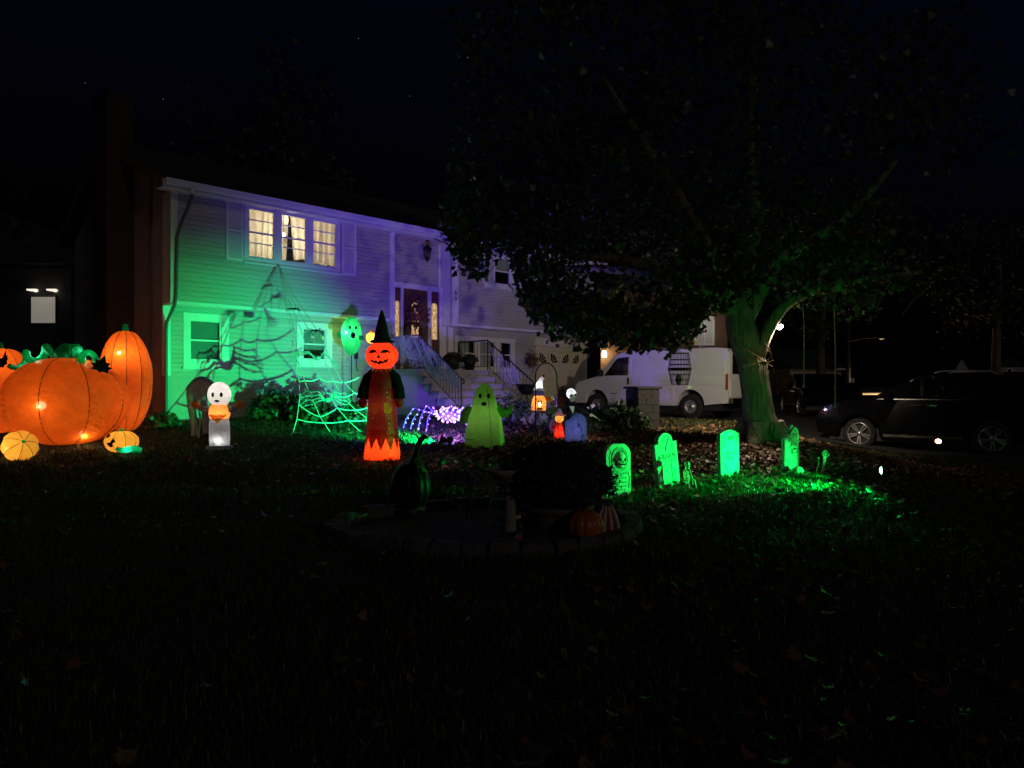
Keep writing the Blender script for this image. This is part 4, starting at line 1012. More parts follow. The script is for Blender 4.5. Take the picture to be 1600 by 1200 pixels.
# parked SUV: rear wheel seen at (1550,690), front wheel at (1340,672)
wr = Vector((10.35, 15.3, 0)); wf = Vector((8.32, 17.05, 0)); dv = (wf-wr); wbase = dv.length; dv.normalize()
srot = math.atan2(dv.y, dv.x); nrm = Vector((-dv.y, dv.x, 0))
org = wr-dv*.95-nrm*.93
black_car('parked_suv', 'black five door car with double spoke alloy wheels parked at the lawn edge', 'car', (org.x, org.y, gz(8.4, 15.2)*.5+.02), srot, wbase+1.95, 1.80, 1.16, .37, .262, .95, .95+wbase)
p2 = drive_pt(8.2, 21.6)
black_car('parked_sedan', 'low black sedan beyond the maple trunk, between van and black car', 'car', (11.0, 27.0, gz(10.5, 25)+.03), -1.75, 4.6, 1.42, .90, .32, .22, .9, 3.6, .88)
for (x, y, lab) in ((44.5, 70, 'far parked car with bright windscreen edge below the gabled house'), (48.9, 70, 'far parked car with pale roof edge beside the tall window house')):
    o = thing('far_car', lab, 'car', (x, y, gz(x, y)+.1), 0, 'cars parked far down the street')
    MB().prism([(-.9,.25),(.9,.25),(.92,.8),(.70,.95),(.5,1.38),(-.5,1.38),(-.70,.95),(-.92,.8)], -2, 2).build('body', 'car_black', o, .05)
    MB().prism([(-.60,.98),(.60,.98),(.46,1.32),(-.46,1.32)], -2.02, -1.9).build('windscreen', 'black_glass', o)
    MB().tube([(-.62,-2.04,.97),(-.48,-2.03,1.33),(.48,-2.03,1.33),(.62,-2.04,.97)], .02, 5).build('roof_trim', 'chrome', o)
    for s_ in (1, -1): MB().tube([(s_*.85,-1.4,.3),(s_*.62,-1.4,.3)], .3, 14).build('wheel', 'tyre', o)

# ------------------------------------------------------------------ yard lamps
def yard_lamp(name, label, p, aim, colm, power, col, size, blend, h=.16, lens=.05, spill=None):
    o = thing(name, label, 'floodlight', (p.x, p.y, gz(p.x, p.y)))
    a = Vector(aim).normalized(); M = Matrix.Translation((0, 0, h)) @ rot_to(a)
    MB().tube([(0,0,-.12),(0,0,h-.03)], .008, 6).build('spike', 'black_plastic', o)
    MB().lathe([(.0,-.09),(.035,-.085),(.05,-.03),(.062,.012),(.066,.02),(.056,.02),(.050,.004)], 16, M=M).build('housing', 'black_plastic', o)
    MB().lathe([(.052,.012),(.04,.026),(.02,.034),(0,.036)], 14, M=M).build('lens', colm, o)
    lamp('spot_light', 'SPOT', M @ Vector((0, 0, .07)), power, col, o, a, size, blend, .05 if name.startswith('purple') else .004)
    for q in spill or (): lamp('spill_light', 'SPOT', M @ Vector((0, 0, .07)), q[0], col, o, q[1], q[2], .7, .01)
    return o
gA = at(1379, 735, 9.5)
yard_lamp('green_floodlight', 'green floodlight staked in the grass beside the skeleton arm', gA, (-.985, .17, -.01), 'lens_green', 1300, (.0, 1, .10), 54, .5, gA.z-gz(gA.x, gA.y), .05, ((90, (.02, .88, .46), 74), (260, (-.62, .78, -.02), 34), (28, (-.88, -.30, .0), 140)))
gB = gat(692, 697)
yard_lamp('green_floodlight', 'green floodlight staked behind the scarecrow near the light-string spider, aimed at the house', gB, (-.74, .64, .12), 'lens_green', 2800, (.0, 1, .24), 62, .9, .12)
gC = gat(690, 738)
yard_lamp('garden_light', 'small pink glowing light staked between the black pumpkin and the birdbath', gC, (.08, .93, .22), 'lens_purple', 4, (.5, .2, 1), 112, .9, .15)
gE = gat(703, 698)
yard_lamp('purple_floodlight', 'purple floodlight staked between the light-string spider and the pale green ghost', gE, (.06, .88, .40), 'lens_violet', 1350, (.20, .10, 1), 122, 1, .12)
gD = at(1466, 690, 13.4)
yard_lamp('red_path_light', 'small red light glowing on the lawn before the black car', gD, (-.3, -.6, .5), 'lens_red', 5, (1, .3, .15), 150, .5, gD.z-gz(gD.x, gD.y))
# white floodlight clamped to the limb
fp = T(1218, 510, -.10)
o = thing('white_floodlight', 'bright white floodlight clamped to a limb of the maple', 'floodlight', fp)
a = Vector((-.20, .85, -.45)).normalized(); M = rot_to(a)
MB().lathe([(0,.15),(.03,.145),(.035,.09),(.06,.05),(.066,.03)], 16).build('housing', 'black_plastic', o)
MB().ell((0,0,0), .060, 14, 10).build('bulb', 'lens_flood', o)
MB().tube([(0,0,.14), (.03,0,.19), (.08,-.02,.17)], .012, 6).build('clamp', 'iron', o)
lamp('spot_light', 'SPOT', a*.10, 560, (1, .80, .60), o, a, 152, .85, .04)
lamp('spot_light', 'SPOT', (-.02,-.07,-.05), 230, (1, .74, .50), o, (-.55,-.45,-.70), 64, 1, .03)
lamp('bulb_light', 'POINT', (-.02,-.075,-.02), 5, (1, .78, .52), o, radius=.02)

# ------------------------------------------------------------------ inflatables
def pumpkin_fn(n, d): return lambda t, p: 1-d*(1-abs(math.cos(t*n/2)))**1.5*math.sin(p if p is not None else 1)
def pumpkin_body(rx, ry, rz, n=10, d=.10, c=(0,0,0), nu=80, nv=28, dip=.12, M=None, pucker=0):
    m = MB(); c = Vector(c); vs = []
    for i in range(nv+1):
        ph = PI*i/nv
        for j in range(nu):
            th = 2*PI*j/nu; k = 1-d*(abs(math.sin(th*n/2))*-1+1)**2
            dz = 1-dip*math.exp(-(math.sin(ph)/.28)**2)
            if pucker:                                                  # cloth gathered along the seams, slack between
                e = abs((th*n/(2*PI)) % 1-.5)*2; k *= 1+pucker*(.55*math.sin(ph*52+3*math.sin(th*n))*max(0, e-.55)/.45+1.1*noise.noise(Vector((math.cos(th)*2.2, math.sin(th)*2.2, ph*2.0)))+.5*noise.noise(Vector((math.cos(th)*6, math.sin(th)*6, ph*3.2))))
            v = Vector((rx*k*math.sin(ph)*math.cos(th), ry*k*math.sin(ph)*math.sin(th), rz*math.cos(ph)*dz)); vs.append((M @ v if M else v)+c)
    m.add(vs, [(i*nu+j, (i+1)*nu+j, (i+1)*nu+(j+1)%nu, i*nu+(j+1)%nu) for i in range(nv) for j in range(nu)], True); return m
def seams(rx, ry, rz, n, c=(0,0,0), M=None, r=.006, d=.10, dip=.12, off=1.004):
    m = MB(); c = Vector(c)
    for k in range(n):
        th = (2*k)*PI/n; pts = []
        for i in range(2, 27):
            ph = PI*i/28; dz = 1-dip*math.exp(-(math.sin(ph)/.28)**2)
            v = Vector((rx*(1-d)*math.sin(ph)*math.cos(th)*off, ry*(1-d)*math.sin(ph)*math.sin(th)*off, rz*math.cos(ph)*dz*off)); pts.append((M @ v if M else v)+c)
        m.tube(pts, r, 5)
    return m
# the big pumpkin patch inflatable (a plain pumpkin, vines and pumpkins round it)
p = back(gat(103, 708), .9)
big = thing('inflatable_pumpkin', 'huge round inflatable pumpkin glowing orange with green vines on top', 'inflatable', p, .1)
pumpkin_body(1.06, .95, .84, 8, .05, (0,0,.80), 176, 84, .06, None, .022).build('pumpkin', 'nylon_orange', big)
seams(1.06, .95, .84, 8, (0,0,.80), None, .007, .05, .06, 1.002).build('seam', 'seam', big)
MB().lathe([(.02,1.52),(.16,1.56),(.20,1.64),(.15,1.78),(.08,1.86),(0,1.88)], 18, fn=lambda t, z: 1+.12*math.cos(t*6)).build('stem', 'nylon_vine', big)
vn = MB(); 
for sg in (-1, 1):
    pts = [(sg*.16,-.10,1.62)]
    for i in range(26):
        a = i*.42; pts.append((sg*(.24+.020*i), -.22+.13*math.sin(a)-.004*i, 1.70+.11*math.cos(a)-.008*i))
    vn.tube(pts, [.05]+[.075-.0012*i for i in range(26)], 10)
vn.build('vine', 'nylon_vine', big)
for sg, z in ((-1, 1.50), (1, 1.42)):
    lf = MB(); M = Matrix.Translation((sg*.82, -.45, z)) @ Euler((1.25, .3*sg, .5*sg)).to_matrix().to_4x4() @ Matrix.Scale(.36, 4)
    lf.add([M @ Vector((x, y-.3, .15*abs(x))) for x, y in MAPLE], [tuple(range(len(MAPLE)))]); lf.build('leaf', 'black_cloth', big)
vv = MB()
for k in range(3):
    vv.tube([(-1.12+.03*k*math.sin(k), -.35, .25+.12*k+.05*j) if False else (-1.10+.05*math.sin(j*.9+k), -.42+.06*math.cos(j*.9), .16+.05*j+.16*k) for j in range(5)], .06, 8)
vv.build('vine', 'nylon_vine', big)
for (x, y, z, pw) in ((0, -.76, .74, 7), (-.5, -.40, .18, 9), (.5, -.40, .18, 9), (-.75, 0, .8, 3), (.75, 0, .8, 3), (0, .1, .9, 5)):
    lamp('inside_light', 'POINT', (x, y, z), pw, (1, .80, .55), big, radius=.05)
MB().ell((0,-.82,.74), .075, 12, 8).build('bulb', 'bulb_warm', big)
for sg in (-1, 1):
    lamp('vine_light', 'POINT', (sg*.45, -.22, 1.66), 3.5, (.4, 1, .75), big, radius=.02)
# tall squash pumpkins standing behind it
for (px, py, rx, rz, lab, dy) in ((196, 690, .50, .90, 'tall glowing orange inflatable gourd standing behind the huge pumpkin, nearer the house', 1.5), (0, 690, .70, .94, 'plump glowing orange inflatable gourd standing behind the huge pumpkin, far from the house', 1.3)):
    q = gat(px, py); q.y = p.y+dy; q.x = (px-800)/FPX*q.y; q.z = gz(q.x, q.y)
    o = thing('inflatable_gourd', lab, 'inflatable', q, .2)
    H = EYE+(605-(512 if px > 100 else 540))/FPX*q.y-q.z; rz = H/2
    pumpkin_body(rx, rx*.9, rz, 10, .06, (0,0,rz*.98), 160, 80, .05, None, .022).build('pumpkin', 'nylon_orange', o)
    seams(rx, rx*.9, rz, 10, (0,0,rz*.98), None, .006, .06, .05).build('seam', 'seam', o)
    MB().lathe([(.09,2*rz*.93),(.06,2*rz*.99),(.05,2*rz*1.03),(0,2*rz*1.04)], 12).build('stem', 'nylon_vine', o)
    lamp('inside_light', 'POINT', (0, -.15, rz*1.45), 12, (1, .82, .6), o, radius=.04); lamp('inside_light', 'POINT', (0, 0, rz*.5), 6, (1, .82, .6), o, radius=.04)
    MB().ell((0, -rx*.72, rz*1.5), .03, 10, 8).build('bulb', 'bulb_white', o)
# two small yellow pumpkins at its foot
q = back(gat(31, 722), .22)
o = thing('inflatable_pumpkin', 'small glowing yellow inflatable pumpkin lying on its side at the foot of the huge pumpkin', 'inflatable', q, .1)
Mr = Euler((math.radians(68), 0, math.radians(42))).to_matrix().to_4x4()
pumpkin_body(.26, .26, .25, 7, .08, (0,0,.22), 98, 48, .1, Mr, .025).build('pumpkin', 'nylon_yellow', o)
seams(.26, .26, .25, 7, (0,0,.22), Mr, .004, .08, .1).build('seam', 'seam', o)
MB().lathe([(.03,.20),(.028,.25),(0,.26)], 10, (0,0,.22), M=Mr).build('stem', 'nylon_vine', o)
lamp('inside_light', 'POINT', (-.06,-.06,.22), 2.6, (1,.85,.6), o, radius=.03); MB().ell((-.12,-.16,.2), .022, 8, 6).build('bulb', 'bulb_warm', o)
q = back(gat(190, 711), .22)
o = thing('inflatable_pumpkin', 'small glowing yellow inflatable pumpkin with black leaf shapes, upright beside a green vine', 'inflatable', q, -.1)
pumpkin_body(.28, .25, .20, 8, .07, (0,0,.19), 96, 48, .14, None, .025).build('pumpkin', 'nylon_yellow', o)
seams(.28, .25, .20, 8, (0,0,.19), None, .004, .07, .14).build('seam', 'seam', o)
MB().lathe([(.03,.33),(.035,.40),(.02,.42),(0,.42)], 10).build('stem', 'nylon_vine', o)
fn = lambda u, v, o_: Vector((u, -(.25+.012+o_)*math.sqrt(max(.02, 1-(u/.29)**2-((v-.19)/.215)**2)), v))
lf = MB()
for (cx, cz, s_, r_) in ((-.10,.30,.10,2.6), (-.03,.16,.13,1.4), (.02,.22,.10,.2)):
    lf.skin([(cx+s_*(x*math.cos(r_)-(y-.4)*math.sin(r_)), cz+s_*(x*math.sin(r_)+(y-.4)*math.cos(r_))*.85) for x, y in MAPLE], fn, .004, 1)
lf.build('leaf', 'black_cloth', o)
tv = MB().tube([(.10,-.26,.09),(.22,-.34,.07),(.34,-.36,.09),(.46,-.34,.11),(.54,-.30,.08),(.50,-.26,.05),(.40,-.27,.05)], [.03,.045,.05,.05,.045,.04,.03], 10); tv.build('vine', 'nylon_vine', o)
lamp('inside_light', 'POINT', (0,0,.2), 2.8, (1,.85,.6), o, radius=.03); lamp('vine_light', 'POINT', (.36,-.35,.09), .5, (.5,1,.9), o, radius=.015)

# pumpkin headed scarecrow inflatable
p = back(gat(597, 721), .22)
sc = thing('inflatable_scarecrow', 'tall inflatable pumpkin headed scarecrow in a black witch hat and dark red robe', 'inflatable', p, -.03)
def zig(t): return abs(((t*11/(2*PI)) % 1)*2-1)
n_ = 132; rows = [(.30,0),(.292,.1),(.275,.25),(.26,.40),(.25,.50)]
MB().lathe([(.0,.0),(.28,.0)]+rows, 40).build('flame_skirt', 'nylon_flame', sc)
rb = MB(); vs = []; prof = [None,(.262,.46),(.25,.62),(.235,.85),(.22,1.1),(.20,1.3),(.165,1.44),(.10,1.50)]
for j in range(n_):
    t = 2*PI*j/n_; zz = .16+.20*zig(t); vs.append(((.306-.10*zz)*math.cos(t), (.306-.10*zz)*math.sin(t), zz))
for (r, z) in prof[1:]:
    for j in range(n_): t = 2*PI*j/n_; vs.append((r*math.cos(t), r*.9*math.sin(t) if z > .6 else r*math.sin(t), z))
vs = [(x*(1+.035*noise.noise(Vector((x*14, y*14, z*1.6)))*min(1, z*2)), y*(1+.035*noise.noise(Vector((x*14, y*14, z*1.6)))*min(1, z*2)), z) for x, y, z in vs]
rb.add(vs, [(i*n_+j, i*n_+(j+1)%n_, (i+1)*n_+(j+1)%n_, (i+1)*n_+j) for i in range(7) for j in range(n_)], True); rb.build('robe', 'nylon_robe', sc)
for sg in (-1, 1):
    MB().tube([(sg*.13,0,1.43),(sg*.22,-.02,1.33),(sg*.28,-.05,1.15),(sg*.30,-.08,1.0)], [.08,.095,.095,.10], 14).build('sleeve', 'black_cloth', sc)
    MB().ell((sg*.30,-.09,.93), (.075,.06,.085), 14, 10).ell((sg*.265,-.12,.95), (.022,.03,.05), 8, 6).build('hand', 'nylon_flame', sc)
co = MB()
for j in range(13):
    t = 2*PI*j/13; t1 = t+.28; co.add([(.11*math.cos(t-.24),.11*math.sin(t-.24),1.53),(.11*math.cos(t+.24),.11*math.sin(t+.24),1.53),(.20*math.cos(t),.20*math.sin(t),1.42)], [(0,1,2)])
co.build('collar', 'nylon_peach', sc)
hd = (.265,.25,.235); hc = Vector((0,-.02,1.70))
pumpkin_body(*hd, 8, .045, hc, 112, 48, .05, None, .02).build('head', 'nylon_red', sc)
seams(*hd, 8, hc, None, .0028, .045, .05, 1.0).build('seam', 'seam', sc)
fn = lambda u, v, o_: hc+Vector((u, -(hd[1]+o_)*math.sqrt(max(.01, 1-(u/hd[0])**2-(v/hd[2])**2)), v))
fc = MB()
for sg in (-1, 1):
    cx = sg*.10
    fc.skin([(cx-.075,.035),(cx-.05,.075),(cx,.095),(cx+.05,.08),(cx+.08,.04),(cx+.055,.035),(cx+.04,.055),(cx+.015,.035)], fn, .007, 2)
fc.skin([(-.03,-.045),(.03,-.045),(.005,.02)], fn, .007, 2)
mo = [(-.155,-.065),(-.10,-.075),(-.09,-.10),(-.06,-.082),(-.03,-.088),(-.02,-.112),(.01,-.088),(.05,-.086),(.06,-.11),(.085,-.08),(.155,-.058),(.13,-.105),(.10,-.128),(.085,-.112),(.06,-.140),(.03,-.130),(.015,-.148),(-.02,-.146),(-.035,-.125),(-.06,-.135),(-.085,-.118),(-.12,-.108)]
fc.skin(mo, fn, .007, 2); fc.build('face', 'black_cloth', sc)
ht = MB(); ht.lathe([(.10,1.90),(.195,1.92),(.205,1.935),(.17,1.955),(.135,1.96),(.118,2.05),(.085,2.2),(.05,2.34),(.02,2.44),(0,2.46)], 28, (0,-.02,0), lambda t, z: 1+.05*math.sin(t*3+1) if z < 1.95 else 1)
ht.build('hat', 'black_cloth', sc)
dt = MB(); pk = MB()
rf_ = lambda u, v, o_: Vector((u, -(np.interp(v, [.46,.62,.85,1.1,1.3], [.262,.226,.212,.198,.18])+o_)*math.sqrt(max(.02, 1-(u/np.interp(v, [.46,.62,.85,1.1,1.3], [.262,.25,.235,.22,.2]))**2)), v))
for sx in (-.075, .125): pk.skin([(sx-.055,.93),(sx+.055,.93),(sx+.055,.82)]+arc(sx,.80,.055,0,-180,6)[1:-1]+[(sx-.055,.82)], rf_, .006, 1)
pk.build('pocket', 'nylon_yellow', sc)
for (x, z) in ((.12,1.10),(.12,1.02),(.11,.72),(.15,.68),(.15,.60),(.16,.5),(-.11,.68)): dt.skin([(x+.013*math.cos(a*PI/4), z+.013*math.sin(a*PI/4)) for a in range(8)], rf_, .007, 0)
dt.build('spot', 'nylon_white', sc)
for (x, z, pw) in ((0, .22, 9), (0, .85, 5), (0, 1.70, 7)): lamp('inside_light', 'POINT', (x, 0, z), pw, (1, .72, .5), sc, radius=.04)
lamp('added_base_glow', 'POINT', (0, -.42, .06), .8, (1, .12, .03), sc, radius=.05)  # added light before the skirt to redden the grass; no lamp stands here

# plain sheet ghosts that glow from inside
def ghost(name, label, p, h, r, mat, power, rz=0, lean=0, arms=None, face=True, tail=True, eyes=None):
    o = thing(name, label, 'inflatable', p, rz)
    prof = [(r*1.0,0),(r*.98,h*.06),(r*.93,h*.25),(r*.86,h*.45),(r*.70,h*.60),(r*.60,h*.70),(r*.52,h*.80),(r*.42,h*.90),(r*.24,h*.97),(0,h)]
    dense = [(float(np.interp(z, [q[1] for q in prof], [q[0] for q in prof])), z) for z in [h*i/40 for i in range(41)]]
    MB().lathe(dense, 96, (0,0,0), lambda t, z: 1+.055*math.sin(t*9+.8*math.sin(z*5))*max(0, 1-z/(h*.6))+.035*noise.noise(Vector((math.cos(t)*2.5, math.sin(t)*2.5, z*3.5)))+.02*noise.noise(Vector((math.cos(t)*7, math.sin(t)*7, z*9)))).build('sheet', mat, o)
    for k in (0, 1, 2, 3): MB().tube([(r_*1.012*math.cos(k*PI/2-1.2), r_*1.012*math.sin(k*PI/2-1.2), z) for r_, z in dense[1:-2:3]], .004, 5).build('seam', 'dark_fabric', o)
    if arms:
        for (pts, rr) in arms: MB().tube(pts, rr, 12).build('arm', mat, o)
    for (x, z, w_, hh) in (eyes or []):
        rad = float(np.interp(z/h, [0,.45,.6,.7,.8,.9,.97,1], [r,.86*r,.70*r,.60*r,.52*r,.42*r,.24*r,.02]))
        fn = lambda u, v, o_: Vector((u, -math.sqrt(max(1e-4, rad*rad-u*u))-o_, v))
        MB().skin([(x+w_*math.cos(a*PI/6), z+hh*math.sin(a*PI/6)) for a in range(12)], fn, .015, 1).build('eye' if hh < .09*h/1.2 and z > h*.72 else 'mouth', 'black_cloth', o)
    if power:
        lamp('inside_light', 'POINT', (0, 0, h*.45), power, (1, .97, .9), o, radius=.05)
    return o
p = back(gat(757, 702), .3); r = .36
ghost('inflatable_ghost', 'pale green inflatable sheet ghost standing before the front steps', p, 1.16, .36, 'nylon_lime', 2.0, 0, 0,
      [([(.24,-.02,.66),(.38,-.06,.60),(.46,-.08,.66),(.50,-.09,.76)], [.10,.085,.06,.025]), ([(-.24,-.02,.68),(-.36,-.08,.58),(-.38,-.14,.44)], [.10,.09,.07])], eyes=[(-.07,.92,.03,.045),(.08,.92,.03,.045),(0,.78,.05,.035)])
tc = gat(722, 699); td = gat(806, 690); te = gat(716, 694)
for (a, b_, lab) in ((tc, td, 'thin black tether cord stretched across the foot of the pale green ghost'), (te, td, 'second black tether cord crossing just above it before the pale green ghost')):
    a = Vector(a)-Vector((0, .35, 0)); b2 = Vector(b_)-Vector((0, .35, 0)); dz = .16 if a.x > te.x+.02-0*1 and 'thin' in lab else .24
    o = thing('tether_cord', lab, 'cord', a); MB().tube([(0,0,0), (0,0,dz)]+[(b2-a)*t+Vector((0,0,dz-.03*math.sin(t*PI))) for t in (.15,.3,.5,.7,.85)]+[(b2-a)+Vector((0,0,dz)), b2-a-Vector((0,0,.05))], .006, 5).build('cord', 'black_plastic', o)
# grey glowing ghost figure near the pumpkins
p = back(gat(343, 704), .15)
o = thing('inflatable_ghost', 'small grey inflatable ghost with bright white head and orange scarf, arms raised', 'inflatable', p, .15)
MB().lathe([(0,0),(.24,.0),(.23,.05),(.10,.09)], 20).build('foot', 'nylon_grey', o)
MB().lathe([(.17,.07),(.175,.3),(.17,.45),(.15,.55)], 24, fn=lambda t, z: 1+.02*math.sin(t*8)).build('skirt', 'nylon_grey', o)
MB().lathe([(.15,.53),(.18,.60),(.18,.72),(.13,.80)], 24).build('scarf', 'nylon_peach', o)
MB().add([(-.16,-.13,.62),(.16,-.13,.62),(0,-.17,.46)], [(0,1,2)]).build('scarf_point', 'nylon_peach', o)
MB().ell((0,-.01,.97), (.20,.19,.23), 24, 16).build('head', 'nylon_white', o)
fn = lambda u, v, o_: Vector((u, -.01-(.19+o_)*math.sqrt(max(.02, 1-(u/.2)**2-((v-.97)/.23)**2)), v))
fc = MB()
for sx in (-.065, .075): fc.skin([(sx+.025*math.cos(a*PI/5), .97+.045*math.sin(a*PI/5)) for a in range(10)], fn, .006, 1)
fc.skin([(.0+.045*math.cos(a*PI/5), .86+.02*math.sin(a*PI/5)) for a in range(10)], fn, .006, 1); fc.build('face', 'black_cloth', o)
for sg in (-1, 1):
    MB().tube([(sg*.14,0,.72),(sg*.24,-.05,.70),(sg*.30,-.08,.74)], [.06,.055,.05], 10).build('arm', 'nylon_grey', o)
    MB().ell((sg*.37,-.10,.79), (.085,.05,.07), 12, 8, M=Matrix.Rotation(-sg*.5, 3, 'Y')).build('hand', 'nylon_peach', o)
lamp('inside_light', 'POINT', (0,0,1.0), 2.2, (1,.97,.92), o, radius=.05); lamp('inside_light', 'POINT', (0,-.05,.62), 2.0, (1,.95,.85), o, radius=.04); lamp('inside_light', 'POINT', (0,-.1,.16), 1.6, (1,.97,.92), o, radius=.02)
MB().ell((-.02,-.12,.14), .016, 8, 6).build('bulb', 'bulb_white', o)
# green egg shaped ghost by the wall, on a pole, holding a lit pale lantern
p = at(549, 525, 18.5); p.z = gz(p.x, p.y)
zc = EYE+(605-525)/FPX*18.5-p.z
o = thing('inflatable_ghost', 'glowing bright green egg shaped ghost raised on a pole beside the small window', 'inflatable', p, .15)
MB().tube([(0,.05,-.2),(0,.05,zc-.3)], .015, 8).build('pole', 'black_plastic', o)
MB().ell((0,0,zc), (.27,.24,.50), 36, 24, lambda t, p_: 1+.05*math.cos(p_)).build('body', 'nylon_green', o)
fn = lambda u, v, o_: Vector((u, -(.24+o_)*math.sqrt(max(.02, 1-(u/.27)**2-((v-zc)/.5)**2)), v))
fc = MB()
for sx in (-.02, .13): fc.skin([(sx+.028*math.cos(a*PI/5), zc+.20+.045*math.sin(a*PI/5)) for a in range(10)], fn, .012, 1)
fc.skin([(.06+.06*math.cos(a*PI/6), zc-.0+.085*math.sin(a*PI/6)) for a in range(12)], fn, .012, 1); fc.build('face', 'black_cloth', o)
MB().ell((-.29,-.05,zc+.02), (.075,.07,.075), 14, 10).build('hand', 'nylon_green', o)
MB().tube([(.2,-.1,zc-.05),(.32,-.14,zc-.06)], [.06,.05], 10).build('arm', 'nylon_green', o)
lamp('inside_light', 'POINT', (-.08,-.02,zc+.06), 9, (.75,1,.62), o, radius=.04); MB().ell((-.12,-.14,zc+.08), .03, 10, 8).build('bulb', 'bulb_white', o)
lamp('outside_glow', 'POINT', (-.02,.36,zc+.05), 7, (.45,1,.15), o, radius=.1)
q = at(580, 528, 17.4)
o = thing('glowing_lantern', 'small round pale yellow lit lantern between green ghost and pumpkin head', 'lantern', q)
MB().ell((0,0,0), (.13,.12,.14), 20, 14).lathe([(.05,.11),(.03,.19),(0,.22)], 12).build('globe', 'nylon_yellow', o)
MB().tube([(0,0,-.13),(.02,.02,gz(q.x,q.y)-q.z-.1)], .010, 6).build('pole', 'black_plastic', o)
lamp('inside_light', 'POINT', (0,0,0), 3.2, (1,.95,.7), o, radius=.04)

# ------------------------------------------------------------------ bones
def bone(mb, a, b_, r=.012, n=7):
    a, b_ = Vector(a), Vector(b_); d = b_-a
    mb.tube([a, a+d*.08, a+d*.2, a+d*.5, a+d*.8, a+d*.92, b_], [r*.8, r*1.5, r*.85, r*.75, r*.85, r*1.5, r*.8], n); return mb
def skull(parent, c, s, M=None, mat='bone'):
    M = (Matrix.Translation(c) @ (M.to_4x4() if M else Matrix.Identity(4)) @ Matrix.Scale(s, 4))
    k = MB(); k.ell((0,.06,.10), (.40,.50,.44), 20, 14); k.ell((0,-.20,-.22), (.27,.22,.20), 16, 10); k.ell((0,-.18,-.44), (.24,.20,.13), 14, 8)
    for sg in (-1, 1): k.ell((sg*.24,-.28,-.10), (.10,.12,.07), 10, 6)
    k.v = [tuple(M @ Vector(v)) for v in k.v]; o = k.build('skull', mat, parent)
    e = MB()
    for sg in (-1, 1): e.ell((sg*.16,-.36,.0), (.115,.08,.12), 12, 8)
    e.ell((0,-.41,-.16), (.045,.04,.07), 8, 6)
    for j in range(-3, 4): e.box(j*.05-.006, j*.05+.006, -.43+abs(j)*.012, -.36, -.36, -.26)
    e.box(-.17, .17, -.415, -.36, -.335, -.322); e.v = [tuple(M @ Vector(v)) for v in e.v]; e.build('socket', 'socket', o)
    return o
def ribcage(mb, c, h, w, axis=None, d=.7, n=6, r=.008):
    M = Matrix.Translation(c) @ (axis.to_4x4() if axis else Matrix.Identity(4))
    for k in range(n):
        z = -h*k/(n-1); ww = w*(.55+.45*math.sin(.5+k/(n-1)*2.1))
        mb.tube([M @ Vector((ww*math.sin(a), d*ww*math.cos(a)+d*ww*.0, z-.04*(1-math.cos(a)))) for a in [i*2*PI/16 for i in range(17)]], r, 5, cap=False)
    mb.tube([M @ Vector((0, d*w*.9, .06)), M @ Vector((0, d*w*.95, -h*.6)), M @ Vector((0, d*w*.7, -h*1.5))], r*2, 6)
    mb.tube([M @ Vector((0, -d*w*.75, .0)), M @ Vector((0, -d*w*.9, -h*.8))], r*1.6, 5); return mb
# stooping skeleton in ragged grey cloth by the corner of the house
p = gat(318, 686); p.z = gz(p.x, p.y)
o = thing('skeleton', 'stooped skeleton figure in ragged grey cloth behind the small grey ghost', 'skeleton', p, .0)
b_ = MB()
ax = Euler((0, -1.05, 0)).to_matrix()
ribcage(b_, (.12,0,.98), .28, .15, Euler((0, 1.15, 0)).to_matrix(), .75, 7, .010)
bone(b_, (-.16,0,.82), (-.05,-.02,.42), .02); bone(b_, (-.05,-.02,.42), (-.10,0,.02), .017)
bone(b_, (-.12,.08,.82), (.12,.05,.45), .02); bone(b_, (.12,.05,.45), (.10,.06,.02), .017)
bone(b_, (.14,-.10,1.0), (.20,-.16,.70), .015); bone(b_, (.20,-.16,.70), (.24,-.2,.42), .013)
bone(b_, (.10,.12,1.0), (.05,.2,.68), .015); bone(b_, (.05,.2,.68), (.0,.2,.42), .013)
for j in range(4): bone(b_, (.24+.015*j,-.2,.42), (.25+.025*j,-.21,.32), .006, 5)
b_.build('bones', 'bone', o); skull(o, (.30,-.04,.90), .19, Euler((.5,.3,.9)).to_matrix())
cl = MB(); vs = []
for i in range(9):
    t = i/8; cx = -.26+.46*t; cz = .78+.26*math.sin(t*2.2+.25)
    for j in range(13):
        a = -1.9+3.8*j/12; rr = .15+.03*math.sin(j*2.3+i); vs.append((cx-.05*math.cos(a), rr*math.sin(a)*1.0, cz+.06+.12*math.cos(a)-(.22+.06*math.sin(i*3+j*5) if abs(a) > 1.6 else 0)))
cl.add(vs, [(i*13+j, (i+1)*13+j, (i+1)*13+j+1, i*13+j+1) for i in range(8) for j in range(12)], True)
cl.tube([(-.20,-.10,.86),(-.16,-.13,.55),(-.12,-.12,.25),(-.13,-.1,.08)], [.085,.075,.065,.06], 10); cl.tube([(.02,-.06,.75),(.07,-.08,.5),(.08,-.06,.12)], [.07,.065,.055], 10)
cl.build('ragged_cloth', 'grey_cloth', o)

